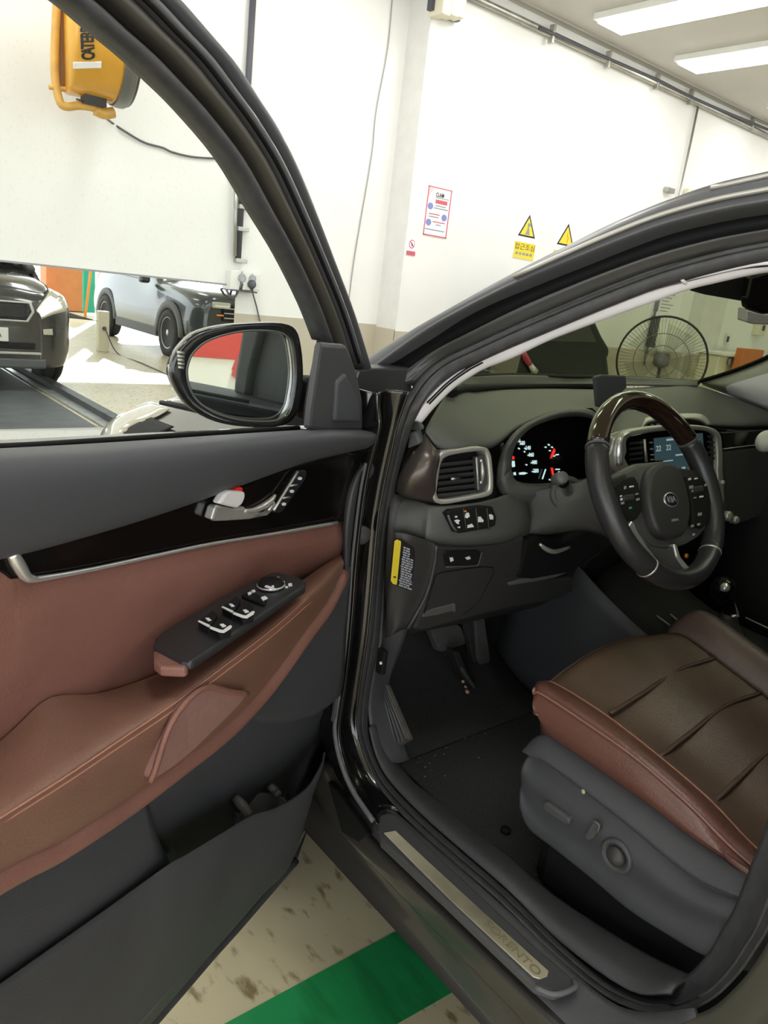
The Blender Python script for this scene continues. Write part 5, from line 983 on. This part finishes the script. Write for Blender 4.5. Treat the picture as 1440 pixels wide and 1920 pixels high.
for x, y in ((1221, 830), (1222, 842), (1223, 853), (1223, 862)): prism('screen_key', [TT(x-3, y-1, -.009), TT(x+3, y-2, -.009), TT(x+3, y+1, -.009), TT(x-3, y+1, -.009)], -TN*.001, m_grey, dash, 0)
for x, y, s_ in ((1230, 842, '22'), (1249, 840, '22')):
    p = TT(x, y, -.0065); text('screen_digits', s_, p, TT(x+5, y-.6, -.0065)-p, TT(x, y-5, -.0065)-p, .018, m_scrtxt, scn, 'LEFT', .0004, 1.0, .01)
for q in ([(1250,823),(1274,820),(1274,824),(1250,827)], [(1267,852),(1294,849),(1294,852),(1267,855)], [(1244,864),(1262,862),(1262,864),(1244,866)]): prism('screen_line', [TT(x, y, -.0065) for x, y in q], -TN*.0005, m_scrtxt, scn, 0)
for x, y, m in ((1282, 879, m_scrtxt), (1294, 878, m_org)): prism('stack_key', [TT(x-3, y-3, -.0065), TT(x+3, y-4, -.0065), TT(x+3, y+3, -.0065), TT(x-3, y+4, -.0065)], -TN*.001, m, dash, 0)
loft('center_speaker', [[Yp(1200,804,.99), Yp(1206,790,1.0), Yp(1214,782,1.01), Yp(1245,777,1.02), Yp(1300,775,1.02), Yp(1322,780,1.01), Yp(1334,796,1.0)], [Yp(1203,805,.975), Yp(1209,794,.98), Yp(1218,787,.985), Yp(1246,783,.99), Yp(1298,781,.99), Yp(1316,786,.985), Yp(1328,797,.98)], [Yp(1206,806,.985), Yp(1213,797,.985), Yp(1224,792,.985), Yp(1248,788,.985), Yp(1294,786,.985), Yp(1310,790,.985), Yp(1322,798,.985)]], m_silver, dash, 4, 3, .003)
prism('center_display', [Yp(x, y, .985) for x, y in ((1208,806),(1214,796),(1226,791),(1294,786),(1310,790),(1322,800))], (0, .01, 0), m_rubber2, dash, .001)
for x, y in ((1223, 797), (1234, 796)): prism('display_digit', [Yp(x-3, y-2, .983), Yp(x+3, y-2, .983), Yp(x+3, y+2, .983), Yp(x-3, y+2, .983)], (0, .001, 0), m_grey, dash, 0)
quadp('dash_gloss_strip', [(1352,812),(1440,806),(1476,812),(1476,832),(1440,828),(1358,840)], .965, (0, .02, 0), m_gloss, dash, .002)
tube('dash_chrome_line', [Yp(1357,842,.96), Yp(1420,834,.96), Yp(1476,830,.96)], .0016, m_silver, dash, 6, 3)
quadp('glove_box', [(1357,846),(1440,836),(1476,834),(1476,960),(1440,965),(1380,985),(1360,970)], .970, (0, .03, 0), m_dash, dash, .008)
lathe('end_vent_glint', Yp(1437, 828, .93), (-.6, -.8, 0), [(.026, -.01), (.032, 0), (.024, .012), (0, .016)], m_plastic_w, dash, 24)  # white knob stands for the bright highlight on the silver vent trim
for x, y, r in ((1352, 905, .006), (1365, 968, .013), (1378, 975, .010)): lathe('stack_knob', TT(x, y, .02), TN, [(r, -.01), (r, .004), (r*.8, .008), (0, .008)], m_silver, dash, 20)
lathe('stack_knob', TT(1286, 1042, -.03), TN, [(.006, 0), (.006, .004), (0, .005)], m_org, dash, 12)
box('stack_lower', (.03, 1.12, .84), (.34, .24, .44), m_rubber2, dash, .03)
# console, shifter
cons = loft('center_console', [[V((x, .98, z)) for x, z in ((-.13, .46), (-.12, .74), (.0, .82), (.14, .82), (.20, .60))], [V((x, .80, z)) for x, z in ((-.13, .46), (-.12, .70), (.0, .735), (.16, .735), (.22, .55))], [V((x, .55, z)) for x, z in ((-.13, .46), (-.12, .69), (-.02, .715), (.18, .715), (.22, .50))], [V((x, .0, z)) for x, z in ((-.13, .46), (-.12, .72), (-.02, .75), (.18, .75), (.22, .50))]], m_rubber2, car, 4, 4, .005)
loft('console_side', [[V((-.150, 1.15, .92)), V((-.150, .95, .80)), V((-.145, .70, .71)), V((-.145, .4, .70))], [V((-.155, 1.18, .70)), V((-.155, .95, .62)), V((-.150, .70, .58)), V((-.150, .4, .56))], [V((-.150, 1.2, .45)), V((-.150, .95, .44)), V((-.145, .70, .44)), V((-.145, .4, .44))]], m_lower, car, 4, 4, .004)
quadp('foot_well_side', [(1052,1122),(1075,1108),(1140,1080),(1180,1075),(1190,1090),(1130,1118),(1085,1135),(1062,1138)], 1.02, (0, .05, 0), m_lower, dash, .006)
def cz(px, py, z=.742): return at_z(px, py, z)
for q in ([(1218,1145),(1258,1174),(1282,1191)], [(1250,1146),(1290,1180),(1302,1192)]): tube('console_chrome_line', [cz(*p) for p in q], .0022, m_silver, cons, 6, 3)
tube('shifter_surround', [cz(x, y) for x, y in ((1347,1166),(1325,1174),(1311,1185),(1312,1192),(1328,1196))], .0026, m_silver, cons, 8, 4)
loft('shifter_bezel', [[cz(x, y, .744) for x, y in ((1344,1155),(1320,1165),(1298,1178),(1302,1192))], [cz(x, y, .744) for x, y in ((1347,1164),(1326,1172),(1311,1183),(1316,1194))]], m_podmetal, cons, 4, 2, .003)
lathe('gear_light', cz(1332, 1194, .745), (0, 0, 1), [(.004, 0), (.004, .002), (0, .003)], m_dialr, cons, 10)
tube('console_chrome_edge', [cz(x, y) for x, y in ((1398,1158),(1440,1178),(1500,1205))], .002, m_silver, cons, 6, 2)
tube('console_chrome_edge', [cz(x, y) for x, y in ((1398,1222),(1440,1240),(1500,1268))], .0025, m_silver, cons, 6, 2)
sk = at_p(1357, 1098, V((.02, .73, .85)), V((-.8, -.6, 0))); sb_ = at_p(1368, 1150, V((.02, .73, .8)), V((-.8, -.6, 0)))
shf = tube('gear_shifter', [sb_+V((.01, 0, -.06)), sb_, sb_*.4+sk*.6, sk], [.020, .014, .015, .018], m_gloss, car, 16, 4)
lathe('shifter_knob', sk+V((0, 0, -.008)), (-.15, -.1, 1), [(.016, -.03), (.024, -.02), (.028, .0), (.024, .018), (.012, .026), (0, .027)], m_gloss, shf, 32)
lathe('knob_badge', sk+V((-.02, -.012, .004)), (-.8, -.5, .3), [(.010, 0), (.010, .006), (0, .009)], m_chrome, shf, 20)
tube('shifter_spine', [sk+V((.028, -.005, .005)), sk+V((.022, -.01, -.02)), sb_+V((.016, -.012, 0))], .003, m_silver, shf, 6, 3); tube('shifter_collar', [sb_+V((-.014, -.012, 0)), sb_+V((.004, -.018, 0))], .004, m_chrome, shf, 8, 1)
loft('shifter_boot', [[sb_+V((math.cos(a)*r, math.sin(a)*r, h)) for a in [k*math.pi/6 for k in range(13)]] for r, h in ((.016, .0), (.03, -.03), (.06, -.07))], m_dashdk, shf, 2, 3, .002, face_cam=False)
# ---- steering wheel
WC = CAM+V((1.2608, .7182, -.2913)); T_ = math.radians(32)
WN = V((0, -math.cos(T_), math.sin(T_))); WX = V((1, 0, 0)); WU = V((0, math.sin(T_), math.cos(T_)))
def WT(x, y, w=0.): return at_p(x, y, WC, WN, w)
def wp(a, r, w=0.): a = math.radians(a); return WC+WX*(r*math.cos(a))+WU*(r*math.sin(a))+WN*w
RR = .171
def rim_arc(nm, a0, a1, m, par, r=.0185, n=24): return tube(nm, [wp(a0+(a1-a0)*k/n, RR) for k in range(n+1)], r, m, par, 16, 1, flat=(WN, 1.15))
wheel_ = rim_arc('steering_wheel', 150, 310, m_rimleather, car, n=40)
rim_arc('rim_leather', -50, 30, m_rimleather, wheel_); rim_arc('rim_wood', 30, 150, m_wood, wheel_, .0180, 36)
rim_arc('rim_base', 308, 232+80, m_rimleather, wheel_, .0187, 6)
for a in (30, 150, 232, 308): tube('rim_seam', [wp(a-.6, RR), wp(a+.6, RR)], .0192, m_clad if a < 200 else m_silver, wheel_, 16, 1, flat=(WN, 1.15))
prism('hub_cover', [WT(x, y, -.005) for x, y in ((1160,890),(1168,882),(1195,868),(1250,863),(1290,884),(1322,900),(1336,930),(1332,985),(1310,1008),(1290,1020),(1270,1026),(1248,1030),(1223,1027),(1200,1000),(1187,977),(1165,960),(1152,920))], -WN*.03, m_dash, wheel_, .008, 0)
ab = [WT(x, y, .016) for x, y in ((1221,890),(1233,872),(1253,866),(1272,875),(1285,897),(1293,927),(1297,957),(1292,990),(1280,1005),(1257,1008),(1238,996),(1225,965),(1218,927))]
prism('airbag_cover', ab, -WN*.03, m_dashdk, wheel_, .008, 3, smooth=True, bseg=4)
for nm, pts in (('button_pod', ((1152,912),(1170,896),(1190,892),(1198,905),(1203,930),(1206,958),(1196,972),(1184,980),(1166,962),(1156,938))), ('button_pod', ((1287,893),(1312,893),(1330,908),(1337,930),(1332,975),(1320,990),(1300,985),(1299,955),(1294,920)))):
    prism(nm, [WT(x, y, .008) for x, y in pts], -WN*.012, m_rubber2, wheel_, .004)
def wmark(nm, x, y, w_, h_, m=m_white): return prism(nm, [WT(x-w_, y-h_+.5, .0095), WT(x+w_, y-h_-.5, .0095), WT(x+w_, y+h_-.5, .0095), WT(x-w_, y+h_+.5, .0095)], -WN*.002, m, wheel_, .0008)
for x, y, w_, h_, m in ((1173,914,2,3,m_grey),(1185,912,4,1.6,m_white),(1165,930,1.8,1.6,m_white),(1166,936,2,2.4,m_white),(1168,943,3,2.4,m_grey),(1195,926,3,1.6,m_grey),(1197,936,3,2.2,m_grey),(1183,952,2.4,2,m_green),(1294,898,2.4,2.2,m_white),(1306,897,3,1.4,m_white),(1297,913,3.5,3,m_grey),(1300,920,2.5,2,m_grey),(1324,909,2,2.5,m_grey),(1316,931,3.5,1.6,m_white),(1304,933,2.4,1.4,m_grey),(1313,964,3.5,3,m_grey),(1299,986,2.6,2.4,m_grey),(1311,983,2.4,2.2,m_grey),(1302,1002,2.2,2.2,m_grey)): wmark('button_mark', x, y, w_, h_, m)
for x, y in ((1180, 932), (1310, 916)): prism('thumb_roller', [WT(x-10, y-4, .011), WT(x+10, y-7, .011), WT(x+11, y+5, .011), WT(x-9, y+8, .011)], -WN*.01, m_dashdk, wheel_, .003)
prism('spoke_silver', [WT(x, y, .012) for x, y in ((1178,986),(1184,976),(1190,980),(1194,993),(1212,1022),(1232,1048),(1256,1072),(1279,1096),(1276,1097),(1248,1076),(1224,1052),(1200,1026))], -WN*.015, m_chrome, wheel_, .003)
prism('spoke_silver', [WT(x, y, .004) for x, y in ((1264,1018),(1270,1022),(1277,1044),(1290,1060),(1306,1074),(1298,1082),(1282,1062),(1270,1044))], -WN*.015, m_silver, wheel_, .003)
prism('spoke_lower', [WT(x, y, .0) for x, y in ((1194,985),(1224,1024),(1250,1028),(1268,1022),(1276,1046),(1296,1072),(1300,1082),(1285,1090),(1276,1094),(1248,1068),(1220,1038))], -WN*.02, m_hard, wheel_, .004)
for a in (178, 2): prism('spoke_side', [wp(a-8, .155, -.002), wp(a+8, .155, -.002), wp(a+22, .09, -.002), wp(a-22, .09, -.002)], -WN*.02, m_dashdk, wheel_, .004)
ec = WT(1259, 937, .018); eu = (WT(1259, 930, .018)-ec).normalized(); exx = (WT(1266, 937, .018)-ec).normalized()
el = [ec+WX*(.0225*math.cos(a*math.pi/16))+WU*(.0140*math.sin(a*math.pi/16)) for a in range(32)]
em = prism('emblem', el, -WN*.004, m_chrome, wheel_, .001); prism('emblem_field', [ec+(p-ec)*.84+WN*.0006 for p in el], -WN*.002, mat('emblem_dark', (.02, .03, .06), .2, .3), wheel_, 0)
text('emblem_letters', 'KIA', ec+WN*.001, WX, WU, .0165, m_chrome, wheel_, 'CENTER', .0008, 1.05, .02)
text('airbag_letters', 'AIRBAG', WT(1266, 975, .0165), WX, WU, .007, m_grey, wheel_, 'CENTER', .0004)
# ---- driver seat
lowp = [(1010,1345),(1027,1377),(1093,1423),(1193,1493),(1293,1570),(1380,1622),(1480,1690)]
seamp = [(1001,1302),(1017,1303),(1093,1353),(1193,1423),(1293,1510),(1372,1590),(1470,1676)]
crestp = [(1012,1281),(1040,1286),(1127,1340),(1227,1417),(1327,1503),(1405,1585),(1500,1670)]
lo_ = [at_x(x, y, -.675) for x, y in lowp]; se_ = [at_x(x, y, -.66) for x, y in seamp]; cr_ = [at_x(x, y, -.60) for x, y in crestp]
ysec = [.724, .690, .593, .490, .398, .30, .18]; zc_ = [.770, .797, .775, .748, .722, .70, .68]
def srow_(x, dz, dy=0): return [V((x, y+dy, z+dz)) for y, z in zip(ysec, zc_)]
seat = loft('driver_seat', [cr_, [V((-.575, p.y, p.z-.012)) for p in cr_], srow_(-.50, -.010, .015), srow_(-.37, .004, .025), srow_(-.25, -.004, .015), srow_(-.195, -.006, .0)], m_seat, car, 4, 4, 0)
fr_ = [cr_[0], V((-.575, cr_[0].y, cr_[0].z-.012)), V((-.50, .739, .760)), V((-.37, .749, .774)), V((-.25, .739, .766)), V((-.195, .724, .764))]
loft('cushion_front', [fr_, [p+V((0.004, .010, -.016)) for p in fr_], [p+V((.016, .010, -.05)) for p in fr_], [p+V((.06, -.02, -.12)) for p in fr_]], m_seat, seat, 4, 4, .004)
loft('seat_bolster', [[p+V((.02, 0, -.05)) for p in lo_], lo_, mix(lo_, se_, .5, V((-.010, 0, 0))), se_, mix(se_, cr_, .35, V((-.006, 0, .012))), mix(se_, cr_, .75, V((0, 0, .010))), cr_, mix(cr_, cr_, 0, V((.012, 0, -.018)))], m_seat2, seat, 5, 4, .004)
tube('bolster_piping', [p+V((-.002, 0, .002)) for p in se_], .0022, m_leather, seat, 6, 5); tube('bolster_seam', [p+V((.004, 0, .002)) for p in cr_], .0018, m_stitch, seat, 6, 5)
tube('front_stitch', [se_[0], V((-.655, .692, .785)), cr_[0]], .0025, m_stitch, seat, 6, 3)
rb2 = [srow_(-.195, -.006), srow_(-.18, .018), srow_(-.145, .035, -.005), srow_(-.115, .020, -.01), srow_(-.10, -.05, -.01)]
loft('seat_bolster_right', rb2, mat('bolster_right_leather', (.095, .060, .052), .38, noise=.1, nscale=9, bump=.3, bscale=300), seat, 4, 4, .004)
for (y0, y1) in ((.592, .612), (.495, .513), (.401, .412)):
    pts = [V((-.575, y0, 0)), V((-.45, y0+.012, 0)), V((-.32, (y0+y1)/2+.016, 0)), V((-.195, y1, 0))]
    for p in pts:
        i = max(k for k in range(len(ysec)) if ysec[k] >= p.y-.02) if p.y < .7 else 0; i = min(i, len(ysec)-2)
        t = (ysec[i]-p.y)/(ysec[i]-ysec[i+1]); p.z = zc_[i]+(zc_[i+1]-zc_[i])*t-.004
    tube('seat_pleat', pts, .0042, mat('pleat_leather', (.085, .050, .036), .5), seat, 8, 5, flat=((0, 0, 1), .45))
# side panel of the seat
U1 = [(992,1394),(1002,1384),(1022,1388),(1090,1434),(1195,1508),(1300,1588),(1385,1640),(1500,1690)]
U2 = [(984,1414),(996,1424),(1030,1440),(1100,1492),(1185,1560),(1270,1632),(1340,1672),(1500,1720)]
U3 = [(976,1470),(988,1500),(1020,1535),(1100,1590),(1180,1650),(1260,1705),(1340,1740),(1500,1790)]
U4 = [(980,1520),(996,1556),(1040,1590),(1115,1650),(1180,1705),(1250,1750),(1340,1800),(1500,1850)]
ua, ub, uc, ud = [at_x(x, y, -.690) for x, y in U1], [at_x(x, y, -.712) for x, y in U2], [at_x(x, y, -.705) for x, y in U3], [at_x(x, y, -.700) for x, y in U4]
sp2 = loft('seat_side_panel', [mix(ua, ua, 0, V((.03, 0, .0))), ua, mix(ua, ub, .5, V((-.012, 0, 0))), mix(ua, ub, .92), mix(ub, ub, 0, V((.012, 0, -.004))), mix(ub, uc, .2, V((.004, 0, 0))), mix(ub, uc, .5, V((-.004, 0, 0))), uc, mix(uc, ud, .6, V((-.006, 0, 0))), ud, mix(ud, ud, 0, V((.06, 0, -.01)))], m_lower, seat, 4, 4, .005)
box('seat_base', (-.40, .36, .55), (.50, .55, .24), m_rubber2, seat, .03)
box('seat_rail_cover', at_x(1075, 1640, -.62)+V((0, .0, -.09)), (.08, .22, .09), m_carpet, seat, .03)
def SPn(x, y, w=0.): return at_x(x, y, -.708-w)
prism('seat_slide_switch', [SPn(x, y, .012) for x, y in ((1016,1508),(1022,1503),(1068,1535),(1068,1545),(1060,1548),(1020,1522))], (.02, 0, 0), m_hard, seat, .004)
prism('seat_recline_switch', [SPn(x, y, .012) for x, y in ((1094,1568),(1110,1540),(1122,1546),(1124,1553),(1112,1572),(1100,1577))], (.02, 0, 0), m_hard, seat, .004)
tube('switch_highlight', [SPn(1112,1539,.014), SPn(1124,1547,.014), SPn(1119,1562,.014)], .0018, m_clad, seat, 6, 2)
kk = SPn(1160, 1602); lathe('lumbar_ring', kk, (-1, 0, 0), [(.024, -.004), (.026, .006), (.022, .010), (.018, .004), (0, .003)], m_hard, seat, 32); lathe('lumbar_switch', kk, (-1, 0, 0), [(.015, .0), (.015, .010), (.012, .013), (0, .014)], m_dashdk, seat, 24)
lathe('panel_screw', SPn(1094, 1484, .006), (-1, 0, 0), [(.004, 0), (.004, .002), (0, .003)], m_stepal, seat, 12)
# seat back (beyond the frame to the right)
loft('seat_back', [[V((x, y, z)) for y, z in ((.17, .66), (.10, .85), (.04, 1.05), (-.02, 1.30))] for x in (-.61, -.56, -.37, -.18, -.13)], m_seat, seat, 4, 4, .10, face_cam=False)
# ---- windshield, far pillar, interior mirror
loft('windshield', [[V((-.715, 1.10, 1.22)), V((-.40, 1.47, 1.195)), V((0, 1.585, 1.19)), V((.40, 1.47, 1.195)), V((.70, 1.14, 1.215))], [V((-.655, .76, 1.41)), V((-.36, 1.00, 1.43)), V((0, 1.06, 1.44)), V((.36, 1.00, 1.43)), V((.655, .76, 1.41))], [V((-.585, .42, 1.565)), V((-.32, .50, 1.615)), V((0, .53, 1.635)), V((.32, .50, 1.615)), V((.585, .42, 1.565))]], m_wsglass, car, 4, 4, 0)
loft('frit_band', [[Yp(866,702,1.27), Yp(960,699,1.44), Yp(1060,702,1.50), Yp(1180,705,1.39), Yp(1312,713,1.22)], [Yp(866,708,1.26), Yp(960,705,1.43), Yp(1060,708,1.49), Yp(1180,709,1.38), Yp(1312,718,1.21)]], m_rubber2, car, 4, 2, .003)
a = [at_x(x, y, .64) for x, y in ((1311,716),(1352,704),(1400,687),(1445,667),(1520,625))]; b = [at_x(x, y, .70) for x, y in ((1316,722),(1370,742),(1440,770),(1480,780),(1540,790))]
loft('far_pillar_trim', [a, mix(a, b, .5, V((-.02, -.02, 0))), b], m_head, car, 4, 3, .01)
tube('far_pillar_frit', [p+V((-.006, -.004, .003)) for p in a], .006, m_rubber2, car, 6, 4)
RP, RN = V((-.02, .78, 1.47)), V((-.45, -.88, -.12)).normalized()
def RTm(x, y, w=0.): return at_p(x, y, RP, RN, w)
rv = prism('rear_view_mirror', [RTm(x, y) for x, y in ((1304,538),(1306,530),(1316,524),(1400,506),(1401,505),(1400,566),(1320,552))], -RN*.05, m_rubber2, car, .012)
dcam = prism('dash_camera', [RTm(x, y, .06) for x, y in ((1402,560),(1412,515),(1440,506),(1500,506),(1500,584),(1430,590),(1404,580))], -RN*.03, m_gloss, None, .008)
tag(dcam, 'black camera unit fixed behind the rear-view mirror', 'camera')
prism('camera_bracket', [RTm(x, y, .055) for x, y in ((1400,580),(1430,588),(1500,588),(1500,612),(1412,608),(1398,604))], -RN*.03, m_silver, dcam, .003)
# things on the dash
tb = prism('toll_box', [Yp(x, y, 1.12) for x, y in ((826,738),(838,731),(859,729),(860,743),(848,748),(828,750))], (0, .06, 0), m_rubber2, None, .004)
tag(tb, 'small black box on the dash at the foot of the pillar', 'box')
ph = prism('phone_holder', [Yp(x, y, 1.02) for x, y in ((1117,706),(1130,702),(1174,704),(1176,726),(1168,735),(1150,755),(1140,766),(1122,762))], (.01, .018, -.003), m_soft, None, .004)
tag(ph, 'dark grey square phone holder on the dash behind the wheel', 'holder'); tube('holder_foot', [Yp(1150,745,1.03), Yp(1155,760,1.05), Yp(1158,775,1.06)], .008, m_rubber2, ph, 8, 2)
